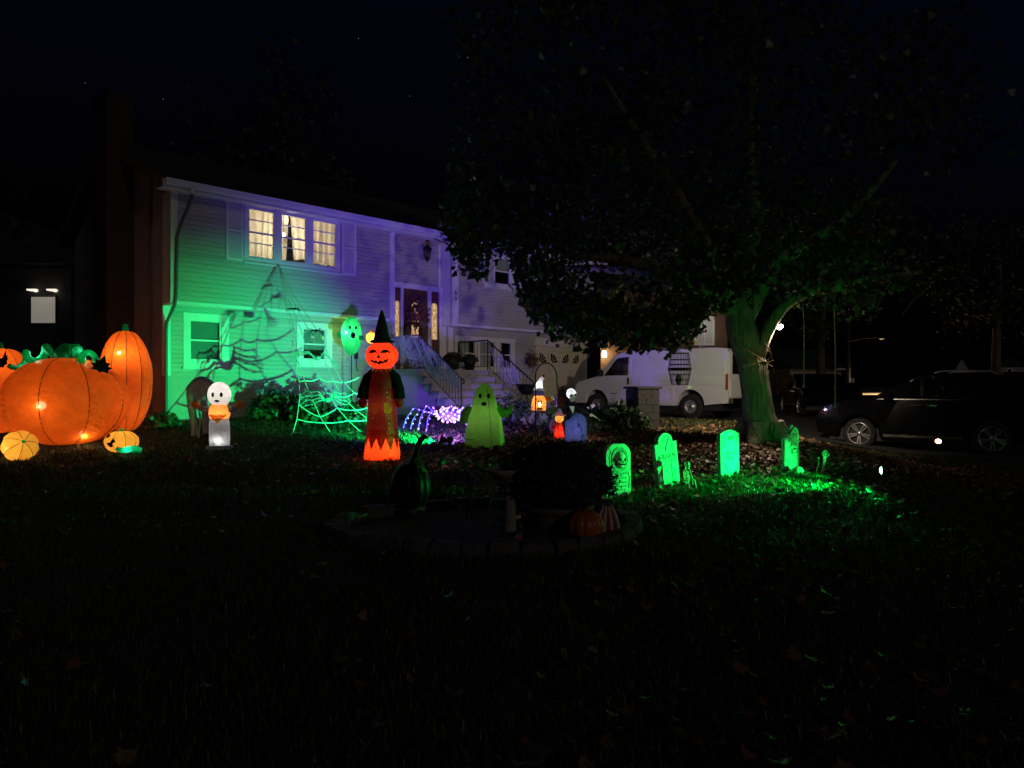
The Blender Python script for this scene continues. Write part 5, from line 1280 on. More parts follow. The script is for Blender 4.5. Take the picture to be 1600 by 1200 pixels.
# ------------------------------------------------------------------ tombstones
def stone(label, p, poly, th, rz, tilt, name='tombstone', wide=1.42):
    o = thing(name, label, 'tombstone', p); o.rotation_euler = Euler((tilt[0], tilt[1], rz)); o.scale = (wide, 1, 1.07)
    MB().prism(poly, 0, th).build('slab', 'foam_stone', o, .008); return o
def marks(parent, rows, y=-.004, mat='engraved'):
    m = MB(); R_ = random.Random(3)
    for (x0, x1, z, h) in rows:
        x = x0
        while x < x1-.008:
            w_ = .006+.004*R_.random(); m.box(x, x+w_, y, y+.006, z, z+h*(.7+.3*R_.random()))
            if R_.random() < .7: m.box(x, min(x+.02, x1), y, y+.006, z+h*.6*R_.random(), z+h*.6*R_.random()+.005) if False else m.box(x, min(x+.018, x1), y, y+.006, z+h*.45, z+h*.45+.006)
            x += .022+.006*R_.random()
            if R_.random() < .16: x += .018
    m.build('engraving', mat, parent)
def cracks(parent, lines, y=-.003):
    for ln in lines: MB().tube([(x, y, z) for x, z in ln], .0035, 4).build('crack', 'engraved', parent)
p = gat(967, 777)
t1 = stone('rounded foam tombstone with a skull in an oval recess, half behind the mum bush', p, [(-.165,-.05),(.165,-.05),(.165,.50)]+arc(.02,.50,.145,0,70,5)+arc(-.02,.50,.145,110,180,5)[0:]+[(-.165,.50)], .07, .66, (-.03, .02))
rg = MB()
for q in (1.0, 1.16): rg.tube([(.015+.088*q*math.cos(a*PI/14), -.004, .45+.125*q*math.sin(a*PI/14)) for a in range(29)], .008, 5, cap=False)
rg.build('oval_frame', 'foam_stone', t1)
MB().prism([(.015+.085*math.cos(a*PI/14), .45+.122*math.sin(a*PI/14)) for a in range(28)], -.003, .002).build('recess', 'engraved', t1)
skull(t1, (.015,.015,.45), .18, None, 'foam_stone')
marks(t1, [(-.06,.10,.27,.022),(-.09,.12,.215,.022),(-.07,.11,.165,.018),(-.08,.11,.12,.018),(-.05,.09,.075,.018)])
cracks(t1, [[(-.15,.62),(-.10,.55),(-.12,.47),(-.11,.36)],[(.12,.3),(.14,.22),(.13,.1)]])
p = gat(1047, 760)
t2 = stone('tilted foam tombstone with a round crown lettered BETELGEUSE', p, [(-.155,-.05),(.155,-.05),(.16,.56),(.105,.56)]+arc(0,.58,.105,0,180,12)+[(-.105,.56),(-.16,.56)], .07, .66, (-.05, -.10))
M = Matrix.Translation((.0,-.001,.36)) @ Matrix.Rotation(PI/2, 4, 'X')
text_mb('BETELGEUSE', .056, M @ Matrix.Diagonal((.86,1.45,1,1)), None, .003).build('lettering', 'engraved', t2)
cracks(t2, [[(-.02,.47),(.02,.56),(.05,.63)],[(.05,.63),(.08,.55),(.09,.44)],[(.03,.60),(.0,.5),(-.01,.43)],[(.05,.34),(.05,.2),(.055,.06)],[(.05,.33),(.13,.33)],[(-.09,.28),(-.11,.18),(-.08,.08)]])
o = MB().box(-.15, .15, -.003, .002, .335, .339).build('line', 'engraved', t2)
p = p+Vector((.20,-.14,.0)); p.z = gz(p.x, p.y)
o = thing('skeleton', 'tiny sitting skeleton leaning on the tilted tombstone with a round crown', 'skeleton', p, .3)
b_ = MB(); ribcage(b_, (0,.02,.245), .085, .045, None, .7, 5, .004)
for sg in (-1, 1):
    bone(b_, (sg*.05,.02,.25), (sg*.065,-.02,.15), .006); bone(b_, (sg*.065,-.02,.15), (sg*.05,-.06,.06), .005)
    bone(b_, (sg*.03,.02,.09), (sg*.05,-.10,.13), .008); bone(b_, (sg*.05,-.10,.13), (sg*.05,-.16,.01), .007)
b_.ell((0,.03,.09), (.05,.03,.025), 10, 6); b_.build('bones', 'bone', o); skull(o, (0,.0,.315), .09)
p = gat(1141, 745)
t3 = stone('square foam tombstone with a shallow arched top and a carved spider', p, [(-.145,-.05),(.145,-.05),(.150,.585)]+[(.150-.30*i/10, .585+.05*math.sin(PI*i/10)) for i in range(1, 10)]+[(-.150,.585)], .075, .62, (-.02, .015))
marks(t3, [(-.065,-.005,.30,.045),(.02,.085,.30,.045),(-.055,-.008,.235,.04),(.02,.075,.235,.04)])
cracks(t3, [[(-.06,.62),(-.07,.55),(-.09,.47),(-.12,.40)],[(-.09,.47),(-.06,.42)],[(.15,.56),(.09,.49)],[(-.14,.2),(-.10,.2),(-.05,.10),(-.03,.02)],[(.14,.17),(.10,.12),(.07,.03)]])
s_ = MB(); s_.ell((.015,-.004,.52), (.016,.008,.02), 8, 6)
for sg in (-1, 1):
    for k in range(4): s_.tube([(.015,-.004,.525),(.015+sg*.03,-.005,.535+.012*(k-1)),(.015+sg*.045,-.004,.515+.018*(k-2))], .003, 4)
s_.build('carved_spider', 'engraved', t3)
p = gat(1238, 737)
t4 = stone('ornate pointed foam gravestone carved with skulls and a hooded reaper', p, [(-.115,-.05),(.115,-.05),(.125,.20),(.115,.38),(.125,.50),(.10,.555),(.075,.50),(.055,.60),(.03,.645),(-.01,.66),(-.035,.60),(-.05,.52),(-.08,.545),(-.12,.47),(-.115,.3),(-.125,.15)], .08, .58, (-.02, .03))
skull(t4, (.02,.01,.53), .10, None, 'foam_stone'); skull(t4, (.015,.0,.325), .15, None, 'foam_stone')
rl = MB(); R_ = random.Random(11)
for k in range(26):
    x = -.10+.2*R_.random(); z = .02+.48*R_.random()
    if abs(z-.33) < .08 and abs(x-.015) < .08: continue
    a = R_.random()*PI; l_ = .03+.05*R_.random(); bone(MB(), (x-l_*math.cos(a)*.5, -.006, z-l_*math.sin(a)*.5), (x+l_*math.cos(a)*.5, -.012, z+l_*math.sin(a)*.5), .007, 5).build('carved_bone', 'foam_stone', t4)
rd_ = MB(); rd_.tube([(-.05,-.006,.50),(-.02,-.02,.58),(.02,-.025,.62),(.06,-.02,.58),(.085,-.006,.48)], .014, 6); rd_.build('carved_hood', 'foam_stone', t4)
p = gat(1248, 742)
o = thing('half_buried_skull', 'plastic skull half sunk in the grass at the foot of the ornate gravestone', 'skull', p, .5)
skull(o, (0,0,.035), .17)
p = gat(1284, 742)
o = thing('reaching_skeleton', 'plastic skeleton arm and hand reaching up out of the grass', 'skeleton arm', p, .1)
b_ = MB(); w_ = Vector((.045,0,.23)); bone(b_, (-.012,0,-.04), w_+Vector((-.008,0,0)), .009); bone(b_, (.012,.01,-.04), w_+Vector((.014,0,0)), .008)
b_.ell(w_+Vector((0,0,.02)), (.026,.014,.022), 10, 8)
for j, (dx, l_) in enumerate(((-.030,.085),(-.012,.10),(.006,.095),(.022,.075))):
    a = w_+Vector((dx*.55,0,.035)); c1 = a+Vector((dx*.6,0,l_*.45)); c2 = c1+Vector((dx*.1,-.012,l_*.38)); c3 = c2+Vector((-dx*.1,-.02,l_*.2)); bone(b_, a, c1, .0055, 5); bone(b_, c1, c2, .005, 5); bone(b_, c2, c3, .0045, 5)
a = w_+Vector((.022,0,.025)); bone(b_, a, a+Vector((.03,-.01,.03)), .005, 5); bone(b_, a+Vector((.03,-.01,.03)), a+Vector((.035,-.015,.055)), .0045, 5)
b_.build('bones', 'bone', o)
b_ = MB(); bone(b_, (-.10,.02,-.03), (-.04,.01,.16), .007); bone(b_, (-.04,.01,.16), (-.045,.01,.24), .007); b_.ell((-.045,.01,.25), .016, 8, 6); b_.build('loose_bone', 'bone', o)
p = gat(900, 694)
t5 = stone('pale violet foam tombstone with carved letters, standing before the skeleton in a black coat', p, [(-.20,-.05),(.20,-.05),(.21,.36),(.185,.46),(.12,.52),(.02,.54),(-.06,.50),(-.10,.44),(-.19,.40),(-.2,.2)], .08, -.12, (0, -.03), 'tombstone', 1)
t5.children[0].data.materials.clear(); t5.children[0].data.materials.append(MATS['nylon_violet'])
for ch_, x, z in (('R', .07, .28), ('I', .105, .20), ('P', .125, .09)):
    text_mb(ch_, .12, Matrix.Translation((x, -.001, z)) @ Matrix.Rotation(PI/2, 4, 'X'), None, .004).build('lettering', 'socket', t5)
cracks(t5, [[(-.05,.48),(-.03,.35),(-.04,.2),(-.02,.05)],[(.04,.5),(.05,.4)]])
lamp('inside_light', 'POINT', (0,.22,.25), 4.5, (.75,.75,1), t5, radius=.05)
# skeleton in a black coat behind that stone
p = back(gat(893, 690), .35); h0 = EYE+(605-633)/FPX*p.y-p.z
o = thing('skeleton', 'skeleton with a big white skull in a black coat, arms spread, behind the violet tombstone', 'skeleton', p, 0)
MB().tube([(0,.02,0),(0,.02,.3),(0,.01,.55),(0,0,h0-.0),(0,0,h0+.03)], [.16,.14,.12,.10,.05], 16).build('coat', 'black_cloth', o)
MB().tube([(-.10,0,h0-.03),(-.26,-.05,h0-.02),(-.34,-.10,h0+.10)], [.05,.04,.03], 10).tube([(.10,0,h0-.03),(.26,-.03,h0-.06),(.36,-.06,h0-.17)], [.05,.045,.03], 10).tube([(.02,-.10,.42),(-.05,-.18,.28),(-.09,-.22,.16)], [.06,.05,.03], 10).build('sleeve', 'black_cloth', o)
MB().add([(-.05,-.10,h0-.02),(.05,-.10,h0-.02),(.02,-.14,h0-.16)], [(0,1,2)]).build('shirt_front', 'bone', o)
hb_ = MB()
for (c, sg) in ((Vector((-.35,-.11,h0+.13)), -1), (Vector((.38,-.07,h0-.19)), 1)):
    hb_.ell(c, (.035,.02,.035), 10, 6)
    for j in range(4):
        d = Vector((sg*(.04+.02*j), -.02, (.06-.03*j) if sg < 0 else (.0-.018*j))); bone(hb_, c, c+d, .007, 5); bone(hb_, c+d, c+d*1.7+Vector((0,0,-.02)), .006, 5)
hb_.build('hand', 'bone', o)
skull(o, (0,-.02,h0+.20), .23, Euler((.05,0,.35)).to_matrix(), 'nylon_white')
lamp('inside_light', 'POINT', (0,-.0,h0+.22), .9, (.9,.95,1), o, radius=.015)

# small witch figurine, glass lantern and gnome near it
p = gat(874, 686); p.z = gz(p.x, p.y)
o = thing('witch_figurine', 'small lit witch figurine in red with a purple hat, beside the violet tombstone', 'figurine', p, 0)
MB().lathe([(.0,0),(.11,0),(.09,.12),(.06,.27),(.05,.32)], 18).build('gown', 'nylon_red', o)
MB().ell((0,-.01,.40), (.085,.075,.085), 16, 12).build('head', 'nylon_peach', o)
fn = lambda u, v, o_: Vector((u, -.01-(.075+o_)*math.sqrt(max(.02, 1-(u/.085)**2-((v-.40)/.085)**2)), v))
fc = MB()
for sx in (-.03,.03): fc.skin([(sx-.015,.41),(sx+.015,.41),(sx,.435)], fn, .004, 1)
fc.skin([(-.04,.38),(0,.365),(.04,.38),(0,.35)], fn, .004, 1); fc.build('face', 'black_cloth', o)
MB().lathe([(.12,.455),(.125,.465),(.07,.475),(.045,.54),(.015,.62),(0,.63)], 18).build('hat', 'nylon_violet', o)
lamp('inside_light', 'POINT', (0,0,.40), .7, (1,.8,.5), o, radius=.02); lamp('inside_light', 'POINT', (0,0,.12), .9, (1,.5,.4), o, radius=.02); lamp('red_glow', 'POINT', (.45,-.25,.12), 1.6, (1,.18,.08), o, radius=.05)
p = gat(866, 681); p.z = gz(p.x, p.y)
o = thing('coffin_lantern', 'small coffin shaped glass lantern with silver edges on the ground', 'lantern', p, .1)
P6 = [(-.06,0),(.06,0),(.085,.20),(.045,.30),(-.045,.30),(-.085,.20)]
fr = MB()
for y in (-.05,.05):
    for i in range(6): a, c = P6[i], P6[(i+1) % 6]; fr.tube([(a[0],y,a[1]+.02),(c[0],y,c[1]+.02)], .007, 5)
for a in P6: fr.tube([(a[0],-.05,a[1]+.02),(a[0],.05,a[1]+.02)], .007, 5)
fr.box(-.08,.08,-.06,.06,0,.02); fr.tube([(-.03,0,.32),(0,0,.37),(.03,0,.32)], .006, 5); fr.build('frame', 'silver_tin', o)
MB().prism([(x*.95, z*.97+.024) for x, z in P6], -.045, -.041).prism([(x*.95, z*.97+.024) for x, z in P6], .041, .045).build('pane', 'lantern_glass', o)
MB().lathe([(0,.022),(.03,.022),(.03,.12),(0,.125)], 12).build('candle', 'bone', o)
p = at(842, 633, 13.4); gg = gz(p.x, p.y)
o = thing('garden_gnome', 'small glowing gnome in an orange coat and white pointed hat, carrying a lit lantern', 'figurine', (p.x, p.y, gg), .2)
zb = p.z-gg-.10
MB().tube([(0,0,-.1),(0,0,zb+.02)], .012, 6).build('stake', 'black_plastic', o)
MB().lathe([(0,zb),(.13,zb),(.15,zb+.08),(.13,zb+.2),(.09,zb+.28),(0,zb+.30)], 22, fn=lambda t, z: 1+.05*math.sin(t*6)).build('coat', 'nylon_peach', o)
MB().ell((0,-.03,zb+.33), (.09,.085,.075), 16, 10).ell((0,-.11,zb+.32), .022, 8, 6).build('head', 'nylon_violet', o)
MB().lathe([(.105,zb+.37),(.115,zb+.39),(.08,zb+.43)], 18).tube([(0,0,zb+.40),(0,0,zb+.48),(.035,-.01,zb+.56),(.075,-.02,zb+.625)], [.085,.062,.045,.024], 12).build('hat', 'nylon_white', o)
MB().ell((.085,-.02,zb+.645), .028, 10, 8).build('hat_tip', 'nylon_flame', o)
MB().tube([(.11,-.02,zb+.22),(.19,-.06,zb+.20),(.22,-.07,zb+.23)], [.045,.035,.02], 8).build('arm', 'nylon_peach', o)
lt = MB()
for sx in (-.035,.035):
    for sy in (-.17,-.11): lt.tube([(sx-.02,sy,zb+.05),(sx-.02,sy,zb+.17)], .005, 4)
lt.box(-.06,.02,-.18,-.10,zb+.04,zb+.055).box(-.06,.02,-.18,-.10,zb+.165,zb+.18).tube([(-.045,-.14,zb+.18),(-.02,-.14,zb+.23),(.005,-.14,zb+.18)], .005, 4); lt.build('lantern', 'iron', o)
MB().ell((-.02,-.14,zb+.11), (.022,.022,.04), 10, 8).build('flame', 'bulb_warm', o)
lamp('inside_light', 'POINT', (0,0,zb+.15), 2.0, (1,.85,.7), o, radius=.03); lamp('inside_light', 'POINT', (0,0,zb+.42), 2.2, (.85,.9,1), o, radius=.02)
# shepherd's hook with a red lantern
g0 = gat(828, 700); hz = EYE+(605-566)/FPX*g0.y-g0.z
o = thing('shepherd_hook', 'black iron shepherd hook planted in the lawn by the little gnome', 'garden hook', g0, 0)
rr = .19
pts = [(.10,0,-.15),(.10,0,hz-.25)]+[(.10+rr-rr*math.cos(a*PI/12), 0, hz-.25+rr*1.25*math.sin(a*PI/12)) for a in range(1, 13)]
pts += [(.10+2*rr+.01,0,hz-.45),(.10+2*rr+.03,0,hz-.52),(.10+2*rr+.075,0,hz-.54),(.10+2*rr+.10,0,hz-.50),(.10+2*rr+.10,0,hz-.44)]
MB().tube(pts, .011, 8).build('rod', 'iron', o)
MB().tube([(0,0,-.15),(0,0,.22),(.10,0,.22)], .009, 6).build('step_prong', 'iron', o)
q = Vector(g0)+Vector((.10+2*rr+.05, 0, hz-.545))
o = thing('red_lantern', 'small red box lantern hanging from the shepherd hook', 'lantern', q, .3)
MB().tube([(-.05,0,-.07),(-.03,0,-.01),(0,0,.012),(.03,0,-.01),(.05,0,-.07)], .004, 5).build('handle', 'iron', o)
lt = MB().box(-.065,.065,-.065,.065,-.09,-.07).box(-.065,.065,-.065,.065,-.25,-.23)
for sx in (-.06,.06):
    for sy in (-.06,.06): lt.box(sx-.008,sx+.008,sy-.008,sy+.008,-.232,-.088)
lt.build('frame', 'red_paint', o); MB().box(-.055,.055,-.055,.055,-.229,-.091).build('glass', 'red_paint', o)
# fern-like plant with pale leaves under the gnome
p = gat(858, 672)
o = thing('leafy_plant', 'pale green leafy perennial between the gnome and the coffin lantern', 'plant', p, 0)
its = [(Vector((rng.normal()*.20, rng.normal()*.15, .12+.18*abs(rng.normal()))), Vector((rng.normal(), -.6+rng.normal()*.5, 1)), rng.random()*6, .07+.10*rng.random()) for k in range(260)]
stuff(leaf_cloud(its, MAPLE_LO, 'foliage', 'pale_leaf', o))
sm = MB()
for k in range(14): a = rng.random()*6; sm.tube([(0,0,0),(.1*math.cos(a),.1*math.sin(a),.2),(.2*math.cos(a),.2*math.sin(a),.3)], .005, 4)
sm.build('stem', 'bush_leaf', o)
# covered kettle grill by the steps
p = at(823, 606, 18.6); gg = gz(p.x, p.y)
o = thing('kettle_grill', 'black bowl shaped grill standing beside the stair railing', 'grill', (p.x, p.y, gg), .2)
zb = p.z-gg
MB().lathe([(0,zb-.20),(.14,zb-.17),(.23,zb-.06),(.27,zb+.08),(.28,zb+.10),(.26,zb+.10),(.24,zb+.05),(0,zb+.03)], 24).build('bowl', 'iron', o)
for k in range(3): a = k*2.09+.4; MB().tube([(.15*math.cos(a),.15*math.sin(a),zb-.14),(.26*math.cos(a),.26*math.sin(a),0)], .012, 6).build('leg', 'iron', o)
MB().box(-.34,-.26,-.04,.04,zb+.07,zb+.09).box(.26,.34,-.04,.04,zb+.07,zb+.09).build('handle', 'black_plastic', o)

# ------------------------------------------------------------------ spiders and webs
def spider(label, c, right, up, s, mat, legs, group=None, eyes=True, bodyscale=1):
    right = Vector(right).normalized(); up = Vector(up); up = (up-right*up.dot(right)).normalized(); out_ = right.cross(up)
    if out_.y > 0: out_ = -out_
    o = thing('spider', label, 'spider', c, 0, group)
    W_ = lambda x, y, z: right*x*s+up*y*s+out_*z*s
    b_ = MB(); R3 = Matrix((right, up, out_)).transposed()
    k = bodyscale
    b_.ell(W_(0,0,.10), (.16*s*k,.13*s*k,.12*s*k), 18, 12, M=R3); b_.ell(W_(-.19*k,0,.10), (.09*s*k,.08*s*k,.07*s*k), 14, 10, M=R3)
    b_.build('body', mat, o)
    for i, L_ in enumerate(legs):
        r0 = .032*s; pts = [W_(*q) for q in L_]; n_ = len(pts)
        lg = MB().tube(pts, [r0*(1-.6*j/(n_-1)) for j in range(n_)], 8)
        for q in pts[1:-1]: lg.ell(q, r0*1.25, 8, 6)
        for j in range(len(pts)-1):                                       # coarse bristles
            for t in (.35, .7):
                q = pts[j].lerp(pts[j+1], t); e = Vector((rng.normal(), rng.normal(), rng.normal())).normalized()*.09*s; lg.tube([q, q+e], [.008*s, .002*s], 4)
        lg.build('leg', mat, o)
    return o
A_ = hw(2.47, -.10, 4.53); B_ = gat(459, 679); C_ = gat(566, 676)
nW = (B_-A_).cross(C_-A_).normalized()
def wp(px, py, off=0):
    d = Vector(((px-800)/FPX, 1, (605-py)/FPX)); o_ = Vector((0, 0, EYE)); t = (A_-o_).dot(nW)/d.dot(nW); q = o_+d*t
    return q + (nW if nW.y < 0 else -nW)*off
def scr(x, y): return wp(430+x/4.287, 460+y/4.287)
web = thing('rope_spider_web', 'giant white rope spider web stretched from the upstairs window sill to the lawn', 'spider web', A_)
def rope(pts, r=.011, sg=0):
    r *= .62
    P = [Vector(p)-A_ for p in pts]; out_ = []
    for a, b_ in zip(P, P[1:]): out_ += sag(a, b_, sg*(a-b_).length, 6 if sg else 2)[:-1]
    out_.append(P[-1]); MB().tube(out_, r, 6).build('rope', 'rope', web)
R1 = [A_, wp(443,462), wp(455,520), scr(120,360), scr(160,580), scr(165,690), scr(145,835), scr(120,925)]
R2 = [A_, wp(447,465), wp(462,528), scr(160,470), scr(195,575), scr(235,670), scr(300,820), scr(380,940), wp(523,688)]
R3 = [A_, wp(450,465), wp(472,520), scr(235,450), scr(295,560), scr(350,660), scr(415,760), scr(490,845), scr(565,915), wp(572,684)]
R4 = [A_, wp(453,462), wp(482,515), scr(330,440), scr(390,580), scr(450,690), scr(540,775), scr(630,840), wp(592,668)]
R5 = [A_, wp(458,460), wp(498,520), scr(430,560), scr(530,660), scr(640,750), wp(600,660)]
for R_ in (R1, R2, R3, R4, R5): rope(R_, .011)
rope([scr(120,925), wp(444,688)], .010)
rope([R1[3], R2[3], R3[3], R4[3]], .014, .10); rope([R1[4], R2[4], R3[4], R4[4], scr(560,555)], .017, .13); rope([R1[5], R2[5], R3[5], R4[5], R5[4], scr(640,660)], .014, .08)
rope([scr(160,740), R2[6], R3[6], R4[6], R5[5]], .018, .06); rope([R1[6], scr(300,860), R3[7], R4[7]], .017, .04); rope([R1[7], R2[7], R3[8], wp(578,676)], .012, .02)
rope([R1[1], R2[1], R3[1]], .010, .1); rope([R1[2], R2[2], R3[2], R4[2]], .010, .1)
for q in (wp(444,688), wp(523,688), wp(572,684)):
    q.z = gz(q.x, q.y); MB().tube([q-A_+Vector((0,0,.05)), q-A_-Vector((0,0,.1))], .008, 5).build('peg', 'black_plastic', web)
UPW = Vector((0, 0, 1)); RT = (C_-B_).normalized()
legA = []
for k in range(4):
    y = .22-.13*k
    legA.append([(-.12,.02,.1),(-.45,.30+y*.3,.22),(-.95,.22+y*.6,.12),(-1.35,.02+y,.02),(-1.55,-.02+y*1.1,.0)])
    legA.append([(.12,.02,.1),(.30,.26+y*.2,.24),(.55,.05+y*.3,.14),(.72+.08*k,-.30+y*.2,.04),(.80+.10*k,-.55,.0)])
spider('grey hairy spider on the rope web, the upper one level with the window', wp(497,562,.05)-Vector((0,0,0)), RT, UPW, .42, 'spider_fur', legA, 'spiders on the rope web')
legB = []
for k in range(4):
    y = .25-.16*k
    legB.append([(-.12,.02,.1),(-.40,.18+y,.22),(-.75,.08+y*1.3,.10),(-1.05,.10+y*1.5,.02),(-1.30,.22-.22*k,.0)])
    legB.append([(.12,.02,.1),(.35,.20+y*.8,.22),(.62,.06+y,.10),(.85,.02+y*1.2,.04),(1.12,-.18+y*.4,.0)])
spider('grey hairy spider on the rope web, the lower one in front of the shrubs', wp(512,627,.05), RT, UPW, .42, 'spider_fur', legB, 'spiders on the rope web')
spider('small dark spider high on the rope web under the big window', wp(461,484,.03), RT, UPW, .20, 'black_cloth', [[(-.1,0,.1),(-.5,.1-.08*k,.2),(-.95,-.02-.05*k,.05)] for k in range(4)]+[[(.1,0,.1),(.4,.1-.08*k,.2),(.6,-.2-.05*k,.05)] for k in range(4)])
spider('dark spider dangling on the rope web across the small window', wp(494,518,.03), RT, UPW, .24, 'black_cloth', [[(-.1,0,.1),(-.35,.1-.05*k,.2),(-.7,.25-.25*k,.05)] for k in range(4)]+[[(.1,0,.1),(.35,.2-.1*k,.2),(.8,-.05-.2*k,.05)] for k in range(4)])
legT = [[(-.1,.05,.1),(-.55,.35,.30),(-1.1,.75,.15),(-1.55,.85,.02)],[(-.1,0,.1),(-.5,-.05,.30),(-.95,-.18,.1),(-1.2,-.25,0)],[(-.1,-.05,.1),(-.4,-.2,.28),(-.7,-.45,.1),(-1.05,-.75,0)],[(-.05,-.08,.1),(-.15,-.4,.25),(-.3,-.8,.05)],
        [(.1,.05,.1),(.30,.35,.3),(.25,.75,.15),(-.05,1.15,.05)],[(.1,.0,.1),(.4,.1,.25),(.35,.5,.1),(.1,.8,0)],[(.1,-.05,.1),(.4,-.2,.2),(.6,-.6,.05)],[(.05,-.08,.1),(.2,-.5,.2),(.3,-1.0,.02)]]
spider('brown hairy spider with long legs clinging to the maple trunk', T(1193,567,-.46), (1,.15,0), (0,0,1), .34, 'brown_fur', legT)
# light-string spider on the lawn
g0 = gat(702, 675); bz = EYE+(605-649)/FPX*g0.y-g0.z
o = thing('light_up_spider', 'wire frame spider wound with glowing pink and violet lights on the lawn', 'light decoration', g0, 0)
MB().ell((0,0,bz), (.22,.20,.12), 18, 10).build('body', 'nylon_violet', o)
bl = MB()
for k in range(64):
    z_ = 1-2*(k+.5)/64; a = k*2.4; r_ = math.sqrt(1-z_*z_)
    MB().ell(((.24+.06*rng.random())*r_*math.cos(a), .25*r_*math.sin(a), bz+.02+(.13+.05*rng.random())*z_), .014+.016*rng.random(), 8, 6).build('bulb', 'bulb_pink', o)
li = 0
for sg in (-1, 1):
    for k in range(4):
        yy = -.35+.24*k; kn = Vector((sg*(.30+.16*k), yy*.8, bz+.20-.035*k+.05*(k % 2))); ft = Vector((sg*(.42+.21*k), yy*1.5, .03)); a = Vector((sg*.26, yy*.4, bz))
        lg = MB().tube([a, kn, kn.lerp(ft, .5)+Vector((sg*.04,0,0)), ft], .012, 6); lo = lg.build('leg', 'nylon_violet', o)
        for j in range(8):
            t = (j+.6)/8; q = a.lerp(kn, t/.42) if t < .42 else kn.lerp(ft, (t-.42)/.58)
            MB().ell(q+Vector((0,-.015,.0)), .011+.006*rng.random(), 8, 6).build('bulb', 'bulb_pink' if (j % 4 == 0 or rng.random() < .25) else 'bulb_blue', lo)
lamp('added_violet_glow', 'POINT', (0,-.05,bz-.02), .4, (.35,.2,1), o, radius=.2)
lamp('added_violet_glow', 'POINT', (0,-.62,bz+.22), 5, (.05,.015,1), o, radius=.2); lamp('added_violet_glow', 'POINT', (-.8,.75,bz+.15), 40, (.09,.03,1), o, radius=.2)  # added lights set off from the bulbs, to turn ground and steps violet

# hanging cage with a skull, on a chain
cz = 12.4; cp = at(1062, 577, cz)
ctop = at(1062, 552, cz).z-cp.z; cbot = at(1062, 601, cz).z-cp.z
o = thing('hanging_cage', 'round wire cage of two nested baskets hung from the maple on a chain', 'cage', cp, 0)
r0, r1, r2 = .155, .195, .14
for (r_, z) in ((r0, ctop), (r0+.02, ctop*.6), (r0+.03, ctop*.3), (r1, .012), (r1, -.012), (r1-.015, cbot*.35), (r1-.03, cbot*.7), (r2, cbot)):
    MB().tube([(r_*math.cos(a*PI/14), r_*math.sin(a*PI/14), z) for a in range(29)], .006 if abs(z) > .05 else .011, 5, cap=False).build('ring', 'iron', o)
for k in range(22):
    a = k*2*PI/22; c, s_ = math.cos(a), math.sin(a)
    MB().tube([(r0*c, r0*s_, ctop), (r1*c, r1*s_, 0), (r2*c, r2*s_, cbot)], .0035, 4).build('wire', 'iron', o)
MB().lathe([(0,ctop),(r0,ctop+.004)], 20).lathe([(0,cbot),(r2,cbot)], 20).build('plate', 'iron', o)
z = ctop+.02; kk = 0
while z < at(1062, 515, cz).z-cp.z+.2:
    M = Matrix.Translation((0,0,z)) @ Matrix.Rotation(PI/2*(kk % 2), 4, 'Z')
    MB().tube([M @ Vector((.014*math.cos(a*PI/5), 0, .022*math.sin(a*PI/5))) for a in range(11)], .004, 5, cap=False).build('chain_link', 'silver_tin', o); z += .036; kk += 1
o2 = thing('caged_skull', 'plastic skull lying in the bottom of the hanging cage', 'skull', cp+Vector((-.02,-.04,cbot+.085)), -.4); skull(o2, (0,0,0), .17)
# swing ropes
for (px, y0, y1, lab) in ((1254, 440, 604, 'thin rope hanging from the limb, closest to the white floodlight'), (1302, 436, 636, 'thin rope hanging from the limb, out towards its tip')):
    a = T(px, y0, -.5); b_ = T(px+ (2 if px < 1300 else 3), y1, -.5)
    o = thing('hanging_rope', lab, 'rope', a, 0, 'ropes hanging from the maple limb')
    MB().tube([(0,0,0), (b_-a)*.5+Vector((.02,0,0)), b_-a], .010, 6).build('rope', 'bark', o)
    MB().ell(b_-a, .022, 8, 6).build('knot', 'bark', o)

# ------------------------------------------------------------------ planting bed
struct(MB().add([(BED.x+BRX*1.0*math.cos(a*PI/24), BED.y+BRY*math.sin(a*PI/24), gz(BED.x+BRX*math.cos(a*PI/24), BED.y+BRY*math.sin(a*PI/24))+.02) for a in range(48)]+[(BED.x, BED.y, .08)], [(i, (i+1) % 48, 48) for i in range(48)], True).build('planting_bed', 'soil'))
edge = thing('stone_edging', 'ring of rough grey stones around the dark planting bed', 'edging', (BED.x, BED.y, 0))
a = 0; R_ = random.Random(2)
while a < 2*PI-.06:
    w_ = .20+.12*R_.random(); rad = math.hypot(BRX*math.sin(a), BRY*math.cos(a)); da = w_/rad
    am = a+da/2; c = Vector((BED.x+BRX*math.cos(am), BED.y+BRY*math.sin(am), 0)); tg = math.atan2(BRY*math.cos(am), -BRX*math.sin(am))
    hgt = .10+.05*R_.random(); M = Matrix.Translation((c.x-BED.x, c.y-BED.y, gz(c.x, c.y))) @ Euler((R_.gauss(0,.06), R_.gauss(0,.06), tg+R_.gauss(0,.09))).to_matrix().to_4x4()
    m = MB(); w2 = w_/2-.006; d2 = .075+.02*R_.random()
    vs = []
    for z in (-.05, hgt*.55, hgt):
        k = 1 if z < hgt*.9 else .86
        for (x, y) in ((-w2,-d2),(0,-d2*1.08),(w2,-d2),(w2*1.02,0),(w2,d2),(0,d2*1.05),(-w2,d2),(-w2*1.02,0)): vs.append(M @ Vector((x*k+R_.gauss(0,.006), y*k+R_.gauss(0,.006), z+R_.gauss(0,.006))))
    m.add(vs, [(i*8+j, i*8+(j+1) % 8, (i+1)*8+(j+1) % 8, (i+1)*8+j) for i in range(2) for j in range(8)]+[tuple(range(16, 24))])
    m.build('stone', 'stone_grey', edge); a += da
